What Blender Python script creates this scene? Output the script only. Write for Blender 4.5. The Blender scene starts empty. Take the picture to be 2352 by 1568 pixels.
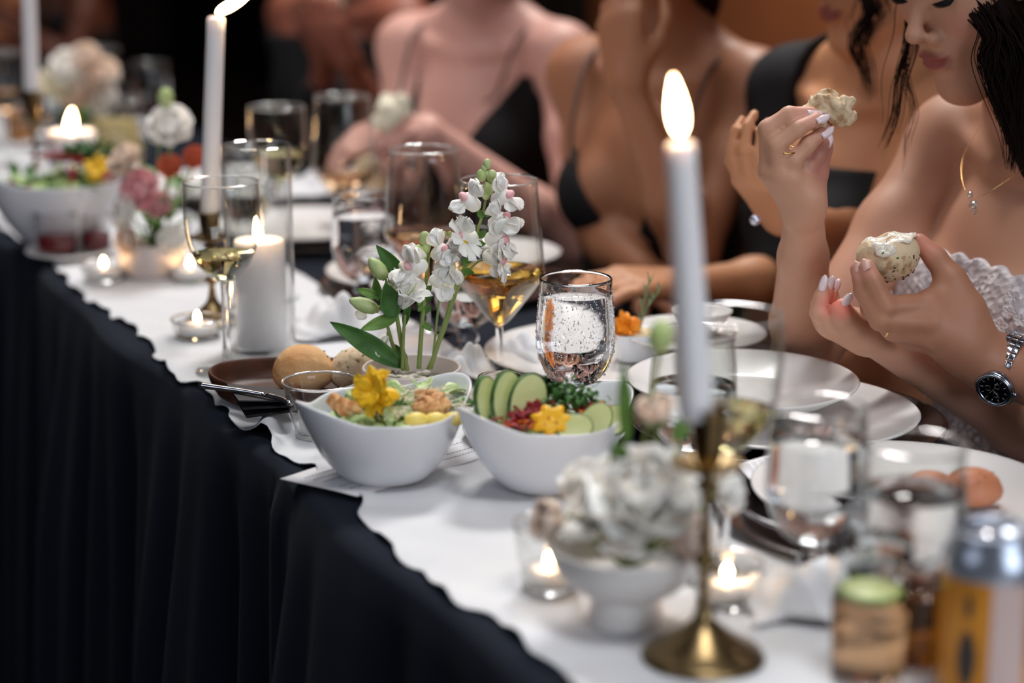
import bpy, math, random
import numpy as np
from mathutils import Vector, Matrix, Quaternion
import openvdb
random.seed(7)
RN = random.Random(11)
D = bpy.data
SC = bpy.context.scene
COL = SC.collection
PI = math.pi

# ------------------------------------------------------------------ camera, world, lights, exposure
CAM_H, TOP, TH, FPX = 0.543, 0.75, math.radians(14.0), 4400.0
CS, SN = math.cos(TH), math.sin(TH)
cam_d = D.cameras.new('camera'); cam = D.objects.new('camera', cam_d); COL.objects.link(cam)
cam.location = (0, 0, TOP + CAM_H); cam.rotation_euler = (PI/2 - TH, 0, 0)
cam_d.sensor_width = 36; cam_d.lens = 36*FPX/2352; cam_d.clip_start = 0.05; cam_d.clip_end = 60
cam_d.dof.use_dof = True; cam_d.dof.focus_distance = 1.88; cam_d.dof.aperture_fstop = 2.05
cam_d.dof.aperture_blades = 9
SC.camera = cam
SC.view_settings.view_transform = 'Standard'; SC.view_settings.look = 'None'
SC.view_settings.gamma = 1; SC.view_settings.use_curve_mapping = False
SC.view_settings.exposure = 0.0
SC.cycles.max_bounces = 14; SC.cycles.transmission_bounces = 14; SC.cycles.transparent_max_bounces = 16
SC.cycles.diffuse_bounces = 4; SC.cycles.glossy_bounces = 6
w = D.worlds.new('world'); SC.world = w; w.use_nodes = True
w.node_tree.nodes['Background'].inputs[0].default_value = (0.75, 0.8, 1.0, 1)
w.node_tree.nodes['Background'].inputs[1].default_value = 0.02

def area(name, loc, target, sx, sy, power, color):
    l = D.lights.new(name, 'AREA'); l.shape = 'RECTANGLE'; l.size = sx; l.size_y = sy
    l.energy = power; l.color = color
    o = D.objects.new(name, l); COL.objects.link(o); o.location = loc
    o.rotation_euler = (Vector(target) - Vector(loc)).to_track_quat('-Z', 'Y').to_euler()
    return o
area('ceiling_key_lamp', (0.3, 4.2, 3.9), (-0.1, 2.0, 0.75), 0.8, 0.8, 122, (1.0, 0.96, 0.93))
area('ceiling_row_lamp', (-1.1, 3.4, 3.8), (-0.7, 3.0, 0.75), 1.4, 0.8, 22, (1.0, 0.93, 0.88))
g_ = area('guest_fill', (-1.5, 1.7, 3.0), (0.0, 3.25, 0.95), 0.5, 0.5, 1.5, (1.0, 0.92, 0.95)); g_.data.spread = math.radians(50)  # added narrow fill brightening the woman in the deep V dress
area('window_fill', (2.6, -2.2, 2.0), (0.0, 2.0, 0.9), 2.2, 1.6, 78, (0.84, 0.90, 1.0))
area('side_fill', (-2.6, -0.2, 2.2), (-0.1, 2.6, 0.85), 1.5, 1.2, 11, (0.80, 0.86, 1.0))
for nm, (x_, y_), tx, pw in (('table_fill_near', (0.38, 0.75), (0.24, 1.38), 2.3), ('table_fill_mid', (-0.1, 1.6), (-0.12, 2.2), 0.8), ('table_fill_far', (-0.75, 2.9), (-0.75, 3.2), 0.4)):  # added overhead fills, beams kept narrow to light the table and spare the guests
    d_ = area(nm, (x_, y_, 3.3), (*tx, 0.75), 0.6, 0.6, pw, (0.98, 0.98, 1.0)); d_.data.spread = math.radians(46)
area('wall_wash_fill', (0.35, 5.9, 2.3), (1.0, 6.9, 1.5), 0.4, 0.4, 33, (1.0, 0.66, 0.42))  # added warm fill bringing up the back wall, no fitting there

# ------------------------------------------------------------------ picture-to-place helpers (each gives a real 3-D point)
def ray(x, y):
    u, v = (x - 1176)/FPX, (y - 784)/FPX
    return Vector((u, CS - v*SN, -SN - v*CS))
def T(x, y, z=0.0):                       # the point at height z above the table top
    r = ray(x, y); t = (CAM_H - z)/-r.z
    return Vector((r.x*t, r.y*t, TOP + z))
def V(x, y, Y):                           # the point at depth Y
    r = ray(x, y); t = Y/r.y
    return Vector((r.x*t, Y, TOP + CAM_H + r.z*t))
A0 = Vector((-0.19, 1.673)); DIR = Vector((-0.438, 0.899)).normalized(); NRM = Vector((DIR.y, -DIR.x))
def TP(s, w_, z=0.0):                     # along the table, across it, above it
    p = A0 + DIR*s + NRM*w_
    return Vector((p.x, p.y, TOP + z))
def sw(p):
    q = Vector((p.x, p.y)) - A0
    return q.dot(DIR), q.dot(NRM)

# ------------------------------------------------------------------ materials
def lin(c):
    return tuple(((v/255)/12.92 if v/255 <= 0.04045 else ((v/255 + 0.055)/1.055)**2.4) for v in c)
MATS = {}
def mat(name, rgb, rough=0.5, metal=0.0, spec=0.5, noise=None, bump=None, trans=0.0, ior=1.45, sss=0.0,
        emit=None, attr=False, coat=0.0, rgb2=None, alpha=1.0, sheen=0.0, voro=None, sss_r=(1, .6, .4), sss_s=0.01, transl=0):
    if name in MATS: return MATS[name]
    m = D.materials.new(name); m.use_nodes = True; nt = m.node_tree; N = nt.nodes; L = nt.links
    b = N['Principled BSDF']
    col = (*lin(rgb), 1)
    b.inputs['Base Color'].default_value = col
    b.inputs['Roughness'].default_value = rough; b.inputs['Metallic'].default_value = metal
    b.inputs['Specular IOR Level'].default_value = spec; b.inputs['IOR'].default_value = ior
    b.inputs['Transmission Weight'].default_value = trans
    if coat: b.inputs['Coat Weight'].default_value = coat; b.inputs['Coat Roughness'].default_value = 0.08
    if sheen: b.inputs['Sheen Weight'].default_value = sheen
    if sss:
        b.inputs['Subsurface Weight'].default_value = sss; b.inputs['Subsurface Radius'].default_value = sss_r
        b.inputs['Subsurface Scale'].default_value = sss_s
    if emit:
        b.inputs['Emission Color'].default_value = (*emit[0], 1); b.inputs['Emission Strength'].default_value = emit[1]
    tc = N.new('ShaderNodeTexCoord')
    if attr:
        a = N.new('ShaderNodeAttribute'); a.attribute_name = 'tint'; L.new(a.outputs['Color'], b.inputs['Base Color'])
    if noise or voro:
        if noise:
            tx = N.new('ShaderNodeTexNoise'); tx.inputs['Scale'].default_value = noise[0]; tx.inputs['Detail'].default_value = 4
            out = tx.outputs['Fac']; lo, hi = noise[1], noise[2]
        else:
            tx = N.new('ShaderNodeTexVoronoi'); tx.inputs['Scale'].default_value = voro[0]; out = tx.outputs['Distance']; lo, hi = voro[1], voro[2]
        L.new(tc.outputs['Object'], tx.inputs['Vector'])
        cr = N.new('ShaderNodeValToRGB'); cr.color_ramp.elements[0].position = lo; cr.color_ramp.elements[1].position = hi
        cr.color_ramp.elements[0].color = col; cr.color_ramp.elements[1].color = (*lin(rgb2 or rgb), 1)
        L.new(out, cr.inputs['Fac'])
        L.new(cr.outputs['Color'], b.inputs['Base Color'])
    if bump:
        tx2 = N.new('ShaderNodeTexNoise' if len(bump) < 3 else bump[2]); tx2.inputs['Scale'].default_value = bump[0]
        L.new(tc.outputs['Object'], tx2.inputs['Vector'])
        bp = N.new('ShaderNodeBump'); bp.inputs['Strength'].default_value = bump[1]; bp.inputs['Distance'].default_value = 0.002
        L.new(tx2.outputs['Fac' if len(bump) < 3 else 'Distance'], bp.inputs['Height'])
        L.new(bp.outputs['Normal'], b.inputs['Normal'])
    if transl:
        out = N['Material Output']; mx = N.new('ShaderNodeMixShader'); tr = N.new('ShaderNodeBsdfTranslucent'); mx.inputs[0].default_value = transl
        src = b.inputs['Base Color'].links
        if src: L.new(src[0].from_socket, tr.inputs['Color'])
        else: tr.inputs['Color'].default_value = col
        L.new(b.outputs[0], mx.inputs[1]); L.new(tr.outputs[0], mx.inputs[2]); L.new(mx.outputs[0], out.inputs['Surface'])
    MATS[name] = m
    return m
def shell_glass(name, ior):
    m = D.materials.new(name); m.use_nodes = True; N = m.node_tree.nodes; L = m.node_tree.links; N.remove(N['Principled BSDF'])
    lw = N.new('ShaderNodeLayerWeight'); lw.inputs[0].default_value = 0.5; pw = N.new('ShaderNodeMath'); pw.operation = 'POWER'; pw.inputs[1].default_value = 3.0; L.new(lw.outputs['Facing'], pw.inputs[0])
    fr = N.new('ShaderNodeMath'); fr.operation = 'MULTIPLY_ADD'; fr.inputs[1].default_value = 0.8; fr.inputs[2].default_value = ior; L.new(pw.outputs[0], fr.inputs[0])
    gl = N.new('ShaderNodeBsdfGlossy'); gl.inputs['Roughness'].default_value = 0.01
    tp = N.new('ShaderNodeBsdfTransparent'); tp.inputs[0].default_value = (.97, .975, .97, 1); mx = N.new('ShaderNodeMixShader')
    L.new(fr.outputs[0], mx.inputs[0]); L.new(tp.outputs[0], mx.inputs[1]); L.new(gl.outputs[0], mx.inputs[2]); L.new(mx.outputs[0], N['Material Output'].inputs['Surface'])
    return m
SHELL = shell_glass('thin_clear_glass', 0.025)
PORC = mat('white_porcelain', (238, 241, 246), 0.16, spec=0.5)
PLATE = mat('plate_porcelain', (224, 222, 220), 0.14)
LINEN = mat('white_linen', (216, 218, 222), 0.9, bump=(900, 0.15), sheen=0.2)
NAVY = mat('black_linen', (17, 24, 37), 0.95, spec=0.15, bump=(700, 0.2), sheen=0.04)
BLACKF = mat('black_fabric', (15, 15, 18), 0.8)
GLASS = mat('clear_glass', (255, 255, 255), 0.0, trans=1.0, ior=1.27)
THIN = mat('thin_glass', (255, 255, 255), 0.0, trans=1.0, ior=1.1)
WET = mat('glass_with_condensation', (255, 255, 255), 0.0, trans=1.0, ior=1.38, bump=(70, 0.10))
WATER = mat('water', (250, 252, 255), 0.0, trans=1.0, ior=1.33)
AMBER = mat('amber_wine', (252, 198, 92), 0.0, trans=1.0, ior=1.34)
PALEW = mat('pale_wine', (246, 232, 170), 0.0, trans=1.0, ior=1.34)
PINKW = mat('rose_wine', (240, 190, 140), 0.0, trans=1.0, ior=1.34)
BRASS = mat('aged_brass', (142, 120, 84), 0.30, metal=1.0, noise=(30, .35, .7), rgb2=(104, 86, 58))
WAX = mat('white_wax', (240, 238, 240), 0.45, sss=0.35, sss_s=0.02, sss_r=(1, .75, .55))
WICK = mat('wick', (30, 22, 18), 0.9)
FLAME = mat('flame', (0, 0, 0), 1.0, emit=((1.0, 0.62, 0.30), 60.0))
LACQ = mat('dark_lacquer', (34, 20, 17), 0.22, coat=0.5)
WOOD = mat('walnut_wood', (100, 56, 34), 0.5, noise=(22, .3, .7), rgb2=(54, 31, 21), bump=(60, .2))
STEEL = mat('polished_steel', (200, 200, 205), 0.18, metal=1.0)
GOLD = mat('gold', (225, 180, 110), 0.2, metal=1.0)
LEAF = mat('leaf_green', (78, 122, 48), 0.5, noise=(60, .35, .7), rgb2=(112, 150, 66))
LEAFD = mat('dark_leaf', (48, 92, 34), 0.5, noise=(60, .35, .7), rgb2=(70, 116, 48))
STEM = mat('stem_green', (126, 152, 78), 0.55, noise=(80, .3, .7), rgb2=(150, 160, 96))
BUD = mat('bud_green', (160, 182, 108), 0.55, noise=(90, .3, .7), rgb2=(190, 204, 150))
PETW = mat('white_petal', (250, 245, 234), 0.6, noise=(50, .3, .75), rgb2=(253, 251, 246), sss=.3, sss_s=.006)
PETP = mat('pink_petal', (236, 160, 168), 0.6, noise=(50, .3, .75), rgb2=(244, 205, 205))
PEACH = mat('peach_petal', (238, 206, 182), 0.6, noise=(50, .3, .75), rgb2=(240, 224, 208), sss=.3, sss_s=.006)
YEL = mat('yellow_petal', (238, 186, 22), 0.55, noise=(120, .3, .75), rgb2=(246, 206, 40))
ORG = mat('orange_petal', (236, 140, 20), 0.55, noise=(120, .3, .75), rgb2=(245, 160, 40))
VASE = mat('blush_ceramic', (212, 198, 192), 0.4, noise=(12, .3, .7), rgb2=(218, 206, 200))
CHEESE = mat('cream_cheese', (238, 232, 206), 0.6)
BREADG = mat('golden_crust', (194, 134, 76), 0.75, noise=(16, .32, .68), rgb2=(228, 190, 140), bump=(120, .8))
BREADS = mat('seeded_crust', (176, 140, 100), 0.7, noise=(70, .37, .47), rgb2=(216, 192, 158), bump=(150, .6))
PAPER = mat('white_paper', (228, 228, 232), 0.8)

# ------------------------------------------------------------------ mesh helpers
class MB:
    def __init__(s): s.v = []; s.f = []; s.m = []; s.cur = 0
    def add(s, vs, fs):
        o = len(s.v); s.v += [Vector(p) for p in vs]; s.f += [tuple(i + o for i in f) for f in fs]; s.m += [s.cur]*len(fs)
        return s
    def grid(s, rows, closed=False):
        nv = len(rows[0]); vs = [p for r in rows for p in r]; fs = []
        for i in range(len(rows) - 1):
            for j in range(nv if closed else nv - 1):
                k = (j + 1) % nv
                fs.append((i*nv + j, i*nv + k, (i + 1)*nv + k, (i + 1)*nv + j))
        return s.add(vs, fs)
    def lathe(s, prof, seg=40, c=(0, 0, 0), M=None, cap=False):
        rows = []
        for r, z in prof:
            row = []
            for j in range(seg):
                a = 2*PI*j/seg; p = Vector((r*math.cos(a), r*math.sin(a), z))
                row.append((M @ p if M else p) + Vector(c))
            rows.append(row)
        s.grid(rows, True)
        if cap:
            o = len(s.v)
            s.f.append(tuple(range(o - seg, o))); s.m.append(s.cur)
            b = o - seg*len(prof); s.f.append(tuple(range(b + seg - 1, b - 1, -1))); s.m.append(s.cur)
        return s
    def tube(s, pts, rad, seg=8, cap=True):
        pts = [Vector(p) for p in pts]
        n = len(pts); rad = rad if isinstance(rad, (list, tuple)) else [rad]*n
        rows = []; up = None
        for i in range(n):
            t = (pts[min(i + 1, n - 1)] - pts[max(i - 1, 0)])
            t = t.normalized() if t.length > 1e-9 else Vector((0, 0, 1))
            if up is None:
                up = t.orthogonal().normalized()
            up = (up - t*up.dot(t)); up = up.normalized() if up.length > 1e-6 else t.orthogonal().normalized()
            q = t.cross(up)
            rows.append([pts[i] + (up*math.cos(2*PI*j/seg) + q*math.sin(2*PI*j/seg))*rad[i] for j in range(seg)])
        s.grid(rows, True)
        if cap:
            o = len(s.v); s.f.append(tuple(range(o - seg, o))); s.m.append(s.cur)
            b = o - seg*n; s.f.append(tuple(range(b + seg - 1, b - 1, -1))); s.m.append(s.cur)
        return s
    def ell(s, c, R, M=None, nu=10, nv=12, jit=0):
        rows = []; c = Vector(c)
        R = (R, R, R) if not hasattr(R, '__len__') else R
        for i in range(nu + 1):
            th = PI*i/nu; row = []
            for j in range(nv):
                a = 2*PI*j/nv
                p = Vector((R[0]*math.sin(th)*math.cos(a), R[1]*math.sin(th)*math.sin(a), -R[2]*math.cos(th)))
                if jit and 0 < i < nu: p *= 1 + RN.uniform(-jit, jit)
                row.append((M @ p if M else p) + c)
            rows.append(row)
        return s.grid(rows, True)
    def blade(s, M, L, W, prof, bend=0.0, cup=0.0, ruf=0.0, nu=8, nv=5, tip=0, th=0):
        """a leaf or petal: grows along local +x, width along y, faces +z; bend = total turn, cup raises the edges"""
        rows = []; x = z = 0.0; a = 0.0
        ph = RN.uniform(0, 6.28)
        for i in range(nu + 1):
            u = i/nu
            if i: a = bend*u; x += math.cos(a)*L/nu; z += math.sin(a)*L/nu
            wd = W*prof(u); row = []
            for j in range(nv + 1):
                q = -1 + 2*j/nv
                zz = cup*q*q*wd + ruf*u*math.sin(q*6 + ph + u*5)*W
                row.append(M @ Vector((x - math.sin(a)*zz, q*wd*0.5, z + math.cos(a)*zz)))
            rows.append(row)
        return s.grid(rows)
    def box(s, M, d, taper=1.0):
        x, y, z = d[0]/2, d[1]/2, d[2]/2
        vs = [M @ Vector((sx*x*(taper if sz > 0 else 1), sy*y*(taper if sz > 0 else 1), sz*z)) for sz in (-1, 1) for sx, sy in ((-1, -1), (1, -1), (1, 1), (-1, 1))]
        return s.add(vs, [(3, 2, 1, 0), (4, 5, 6, 7), (0, 1, 5, 4), (1, 2, 6, 5), (2, 3, 7, 6), (3, 0, 4, 7)])
    def build(s, name, m, parent=None, off=None, smooth=True, sub=0, solid=0, bev=0):
        me = D.meshes.new(name); off = Vector(off) if off is not None else Vector()
        me.from_pydata([tuple(p - off) for p in s.v], [], s.f)
        for mm in (m if isinstance(m, (list, tuple)) else [m]): me.materials.append(mm)
        me.polygons.foreach_set('material_index', s.m)
        me.polygons.foreach_set('use_smooth', [smooth]*len(s.f)); me.update()
        o = D.objects.new(name, me); COL.objects.link(o)
        if parent: o.parent = parent
        if solid:
            k = o.modifiers.new('s', 'SOLIDIFY'); k.thickness = solid; k.offset = 0
        if bev:
            k = o.modifiers.new('b', 'BEVEL'); k.width = bev; k.segments = 2
        if sub:
            k = o.modifiers.new('u', 'SUBSURF'); k.levels = sub; k.render_levels = sub
        return o
def leafp(u): return math.sin(PI*min(1, u*0.97 + 0.03))**0.75*(1 - 0.35*u)
def roundp(u): return min(1.0, 0.25 + 1.5*u)*math.sqrt(max(0.0, 1 - max(0, (u - 0.55)/0.46)**2))
def tag(o, label, cat, group=None, kind=None):
    if label: o['label'] = label
    if cat: o['category'] = cat
    if group: o['group'] = group
    if kind: o['kind'] = kind
    return o
def thing(name, label, cat, loc, group=None, rz=0):
    o = D.objects.new(name, None); COL.objects.link(o); o.empty_display_size = 0.02
    o.location = loc; o.rotation_euler = (0, 0, rz)
    return tag(o, label, cat, group)
def copy_tree(o, loc, rz=0, label=None, group=None, parent=None):
    c = o.copy(); COL.objects.link(c); c.parent = parent
    if parent is None:
        c.location = loc; c.rotation_euler = (0, 0, rz)
        if label: c['label'] = label
        if group: c['group'] = group
    for ch in o.children: copy_tree(ch, None, parent=c)
    return c
def frame(x, z=None):
    """matrix3 whose columns are x, y, z with x along the given direction"""
    x = Vector(x).normalized(); z = Vector(z) if z is not None else Vector((0, 0, 1))
    y = z.cross(x)
    y = y.normalized() if y.length > 1e-6 else x.orthogonal().normalized()
    z = x.cross(y)
    return Matrix((x, y, z)).transposed()
def M4(m3, loc): 
    m = m3.to_4x4(); m.translation = Vector(loc); return m
def smooth_pts(P, n=8):
    P = [Vector(p) for p in P]; Q = [P[0]*2 - P[1]] + P + [P[-1]*2 - P[-2]]; out = []
    for i in range(1, len(Q) - 2):
        for k in range(n):
            t = k/n; a, b, c, d = Q[i-1], Q[i], Q[i+1], Q[i+2]
            out.append(0.5*((2*b) + (c - a)*t + (2*a - 5*b + 4*c - d)*t*t + (3*b - a - 3*c + d)*t**3))
    return out + [P[-1]]

# ------------------------------------------------------------------ implicit bodies (one continuous skin)
class Body:
    def __init__(s): s.P = []
    def cap(s, a, b, ra, rb=None, k=0.02): s.P.append(('c', np.array(a, float), np.array(b, float), ra, ra if rb is None else rb, k)); return s
    def ell(s, c, R, k=0.02, M=None):
        R = (R, R, R) if not hasattr(R, '__len__') else R
        s.P.append(('e', np.array(c, float), np.array(R, float), np.array(M if M is not None else Matrix.Identity(3)), None, k)); return s
    def chain(s, pts, rad, k=0.01):
        for i in range(len(pts) - 1): s.cap(pts[i], pts[i+1], rad[i], rad[i+1], k if i == 0 else min(k, 0.004))
    def bb(s, p):
        if p[0] == 'c':
            r = max(p[3], p[4]); return np.minimum(p[1], p[2]) - r, np.maximum(p[1], p[2]) + r
        r = p[2].max(); return p[1] - r, p[1] + r
    def field(s, h, inflate=0.0, box=None):
        lo = np.min([s.bb(p)[0] for p in s.P], 0) - 0.02 - inflate; hi = np.max([s.bb(p)[1] for p in s.P], 0) + 0.02 + inflate
        if box is not None: lo = np.maximum(lo, box[0]); hi = np.minimum(hi, box[1])
        n = np.ceil((hi - lo)/h).astype(int) + 1
        F = np.full(n, 0.05, np.float32); X = [lo[i] + h*np.arange(n[i]) for i in range(3)]
        for p in s.P:
            k = p[5]; pad = k + inflate + 3*h
            a, b = s.bb(p); i0 = np.maximum(0, np.floor((a - pad - lo)/h).astype(int)); i1 = np.minimum(n, np.ceil((b + pad - lo)/h).astype(int) + 1)
            if (i1 <= i0).any(): continue
            x = X[0][i0[0]:i1[0], None, None]; y = X[1][None, i0[1]:i1[1], None]; z = X[2][None, None, i0[2]:i1[2]]
            if p[0] == 'c':
                ba = p[2] - p[1]; q = max(ba @ ba, 1e-9)
                dx, dy, dz = x - p[1][0], y - p[1][1], z - p[1][2]
                t = np.clip((dx*ba[0] + dy*ba[1] + dz*ba[2])/q, 0, 1)
                d = np.sqrt((dx - t*ba[0])**2 + (dy - t*ba[1])**2 + (dz - t*ba[2])**2) - (p[3] + (p[4] - p[3])*t)
            else:
                m = p[3]; dx, dy, dz = x - p[1][0], y - p[1][1], z - p[1][2]; k0 = 0; k1 = 0
                for i in range(3):
                    l = dx*m[0][i] + dy*m[1][i] + dz*m[2][i]
                    k0 = k0 + (l/p[2][i])**2; k1 = k1 + (l/p[2][i]**2)**2
                k0 = np.sqrt(k0); d = k0*(k0 - 1)/(np.sqrt(k1) + 1e-9)
            d = (d - inflate).astype(np.float32)
            S = F[i0[0]:i1[0], i0[1]:i1[1], i0[2]:i1[2]]
            hh = np.maximum(k - np.abs(S - d), 0)/k
            F[i0[0]:i1[0], i0[1]:i1[1], i0[2]:i1[2]] = np.minimum(np.minimum(S, d) - hh*hh*k*0.25, 0.05)
        return F, lo, h, X
def skin_mesh(name, fld, m, parent, off, paint=None, base=None):
    F, lo, h, X = fld
    g = openvdb.FloatGrid(0.05); g.copyFromArray(np.ascontiguousarray(F))
    pts, quads = g.convertToQuads(isovalue=0.0)
    P = np.asarray(pts, np.float64)*h + lo
    quads = np.asarray(quads)[:, ::-1]
    me = D.meshes.new(name); nq = len(quads)
    me.vertices.add(len(P)); me.vertices.foreach_set('co', (P - np.array(off)).ravel())
    me.loops.add(nq*4); me.loops.foreach_set('vertex_index', quads.astype(np.int32).ravel())
    me.polygons.add(nq); me.polygons.foreach_set('loop_start', np.arange(nq, dtype=np.int32)*4)
    me.polygons.foreach_set('use_smooth', np.ones(nq, bool))
    me.update(calc_edges=True)
    if nq:
        # make sure the faces look outward
        k = int(np.argmax(P[:, 2])); 
        nz = sum(pl.normal.z for pl in [me.polygons[i] for i in np.where((quads == k).any(1))[0][:4]])
        if nz < 0: me.flip_normals()
    me.materials.append(m)
    if base is not None:
        C = np.ones((len(P), 4), np.float32); C[:, :3] = base
        for c, R, col, st in (paint or []):
            if len(R) == 2: Q = (P - np.array(c)) @ np.array(R[1]); rr = np.array(R[0])
            else: Q = P - np.array(c); rr = np.array(R)
            d = np.sqrt(((Q/rr)**2).sum(1)); wt = (np.clip(1.25 - d, 0, 0.5)/0.5*st)[:, None]
            C[:, :3] = C[:, :3]*(1 - wt) + np.array(lin(col))*wt
        a = me.attributes.new('tint', 'FLOAT_COLOR', 'POINT'); a.data.foreach_set('color', C.ravel())
    o = D.objects.new(name, me); COL.objects.link(o); o.parent = parent
    return o
# ------------------------------------------------------------------ the room
def struct(o): o['kind'] = 'structure'; return o
fm = mat('dark_floor', (38, 30, 26), 0.45, noise=(3, .3, .7), rgb2=(52, 40, 34))
q = [TP(-4, -4), TP(12, -4), TP(12, 3.6), TP(-4, 3.6)]
mb = MB(); mb.add([(p.x, p.y, z) for z in (0, -0.1) for p in q], [(0, 3, 2, 1), (4, 5, 6, 7)] + [(i, (i+1) % 4, (i+1) % 4 + 4, i + 4) for i in range(4)])
struct(mb.build('floor', fm, smooth=False))
def wallbox(name, s0, s1, w0, w1, z0, z1, m):
    q = [TP(s0, w0), TP(s1, w0), TP(s1, w1), TP(s0, w1)]
    b = MB(); b.add([(p.x, p.y, z) for z in (z0, z1) for p in q], [(0, 3, 2, 1), (4, 5, 6, 7)] + [(i, (i+1) % 4, (i+1) % 4 + 4, i + 4) for i in range(4)])
    return b.build(name, m, smooth=False)
struct(wallbox('wall_back', -4, 12, 3.6, 3.75, 0, 3.5, mat('warm_wall', (150, 96, 62), 0.8, noise=(2, .3, .7), rgb2=(134, 84, 54))))
struct(wallbox('wall_left', 12, 12.15, -4, 3.75, 0, 3.5, mat('dark_wall', (26, 20, 18), 0.8)))
struct(wallbox('baseboard_back', -4, 12, 3.57, 3.6, 0, 0.14, mat('dark_wall', (26, 20, 18), 0.8)))
# black pleated drape hung over the far part of the back wall
rows = []
for i in range(2):
    rows.append([TP(5.75 + j*0.0175, 3.35 + 0.05*math.sin(j*0.55) + 0.02*math.sin(j*0.21), (2.5 if i else -0.72)) for j in range(356)])
mb = MB(); mb.grid(rows)
tag(mb.build('stage_drape', mat('black_velvet', (14, 11, 11), 0.95), solid=0.006), 'tall black pleated drape hanging over the back wall behind the far guests', 'curtain')

# ------------------------------------------------------------------ the table, its cloth and its runner
tb = thing('banquet_table', 'long narrow banquet table under black linen where all the guests sit', 'table', TP(2.2, 0.3, -TOP))
for s in (-1.35, 0.45, 2.3, 4.1, 5.6):
    for w_ in (0.07, 0.53):
        mb = MB(); mb.tube([TP(s, w_, -TOP), TP(s, w_, -0.035)], 0.016, 10); mb.build('leg', mat('table_leg', (60, 60, 62), 0.4, metal=.7), tb, tb.location)
q = [TP(-1.5, 0.01), TP(5.75, 0.01), TP(5.75, 0.60), TP(-1.5, 0.60)]
mb = MB(); mb.add([(p.x, p.y, TOP + z) for z in (-0.035, -0.008) for p in q], [(0, 3, 2, 1), (4, 5, 6, 7)] + [(i, (i+1) % 4, (i+1) % 4 + 4, i + 4) for i in range(4)])
mb.build('tabletop', mat('plywood', (120, 90, 60), 0.6), tb, tb.location, smooth=False)

def edge_w(s): return -0.006 + 0.006*math.sin(s*7.3) + 0.005*math.sin(s*17.1 + 1)
rows = []; ns = 700
for i in range(ns):
    s = -1.5 + 7.25*i/(ns - 1); e = edge_w(s); row = []
    def fold(d): return (0.013*math.sin(s*38 + 1.3*math.sin(s*5)) + 0.010*math.sin(s*71 + 2) + 0.02*math.sin(s*13.7))*min(1, d/0.30)
    for d in (0.74, 0.6, 0.45, 0.32, 0.22, 0.14, 0.08, 0.045):
        seam = 0.010*math.exp(-((s - (SEAM := sw(T(640, 1075))[0]))/0.016)**2)*min(1, d/0.05) - 0.012*math.exp(-((s - SEAM - 0.014)/0.004)**2)
        row.append(TP(s, e - 0.014 - 0.05*min(1, d/0.7) + fold(d) - seam, -d))
    for a in (10, 40, 70, 90):
        r = math.radians(a); row.append(TP(s, e - 0.014*math.cos(r) + 0.002, -0.018 + 0.014*math.sin(r)))
    row.append(TP(s, 0.03, -0.004)); row.append(TP(s, 0.3, -0.004)); row.append(TP(s, 0.60, -0.004))
    for a in (70, 30, 0):
        r = math.radians(a); row.append(TP(s, 0.60 + 0.014*math.cos(r), -0.018 + 0.014*math.sin(r)))
    row.append(TP(s, 0.618 + 0.004*math.sin(s*40), -0.09))
    rows.append(row)
mb = MB(); mb.grid(rows)
tag(mb.build('tablecloth', NAVY), 'black linen tablecloth falling in soft folds to the floor', 'tablecloth')

def run0(s):                                   # near hem of the white runner
    pts = [(-1.5, .004), (-.55, .006), (-.42, .01), (-.3, -.004), (-.17, .0), (-.06, .022), (.0, .012), (.07, .004), (.13, .006), (.2, -.004), (.3, .006), (.42, -.006), (.6, .012), (.85, .0), (1.1, .012), (1.4, .002), (5.8, .004)]
    for (a, b), (c, d) in zip(pts, pts[1:]):
        if a <= s <= c:
            t = (s - a)/(c - a); t = t*t*(3 - 2*t); return b + (d - b)*t + 0.003*math.sin(s*61) + 0.002*math.sin(s*113)
    return 0
BS, BW = sw(T(630, 985))
rows = []; ns = 900
for i in range(ns):
    s = -1.5 + 7.2*i/(ns - 1); a = run0(s); b = 0.305 + 0.018*math.sin(s*4.1) + 0.008*math.sin(s*15); row = []
    for j in range(37):
        t = j/36; w_ = a + (b - a)*t**1.5
        z = -0.0012 + 0.0012*math.sin(s*47 + w_*60)*math.sin(w_*35 + 1)*min(1, t*4)
        edge = math.exp(-((w_ - a)/0.016)**2)
        z += edge*(0.0025*math.sin(s*58 + 1) + 0.0015*math.sin(s*131) + 0.001)
        # the bunched knot of cloth beside the bread board
        u1, v1 = (s - BS - 0.01)*1.0, (w_ - BW - 0.004)
        uu, vv = u1*0.8 + v1*0.6, -u1*0.6 + v1*0.8
        k = math.exp(-(uu/0.036)**2 - (vv/0.011)**2)
        z += 0.024*k + 0.009*math.exp(-((u1 + 0.02)/0.02)**2 - ((v1 - 0.012)/0.007)**2)
        # long soft wrinkles
        z += 0.0016*max(0, math.sin(s*31 + w_*24))**3*min(1, t*5)
        row.append(TP(s, w_, z + 0.0005))
    rows.append(row)
mb = MB(); mb.grid(rows)
tag(mb.build('table_runner', LINEN, solid=0.0012), 'white linen runner with a wavy hem along the near edge of the table', 'runner')

RIMG = mat('rim_glass', (255, 252, 250), 0.03, trans=.75, ior=1.45)
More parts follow.
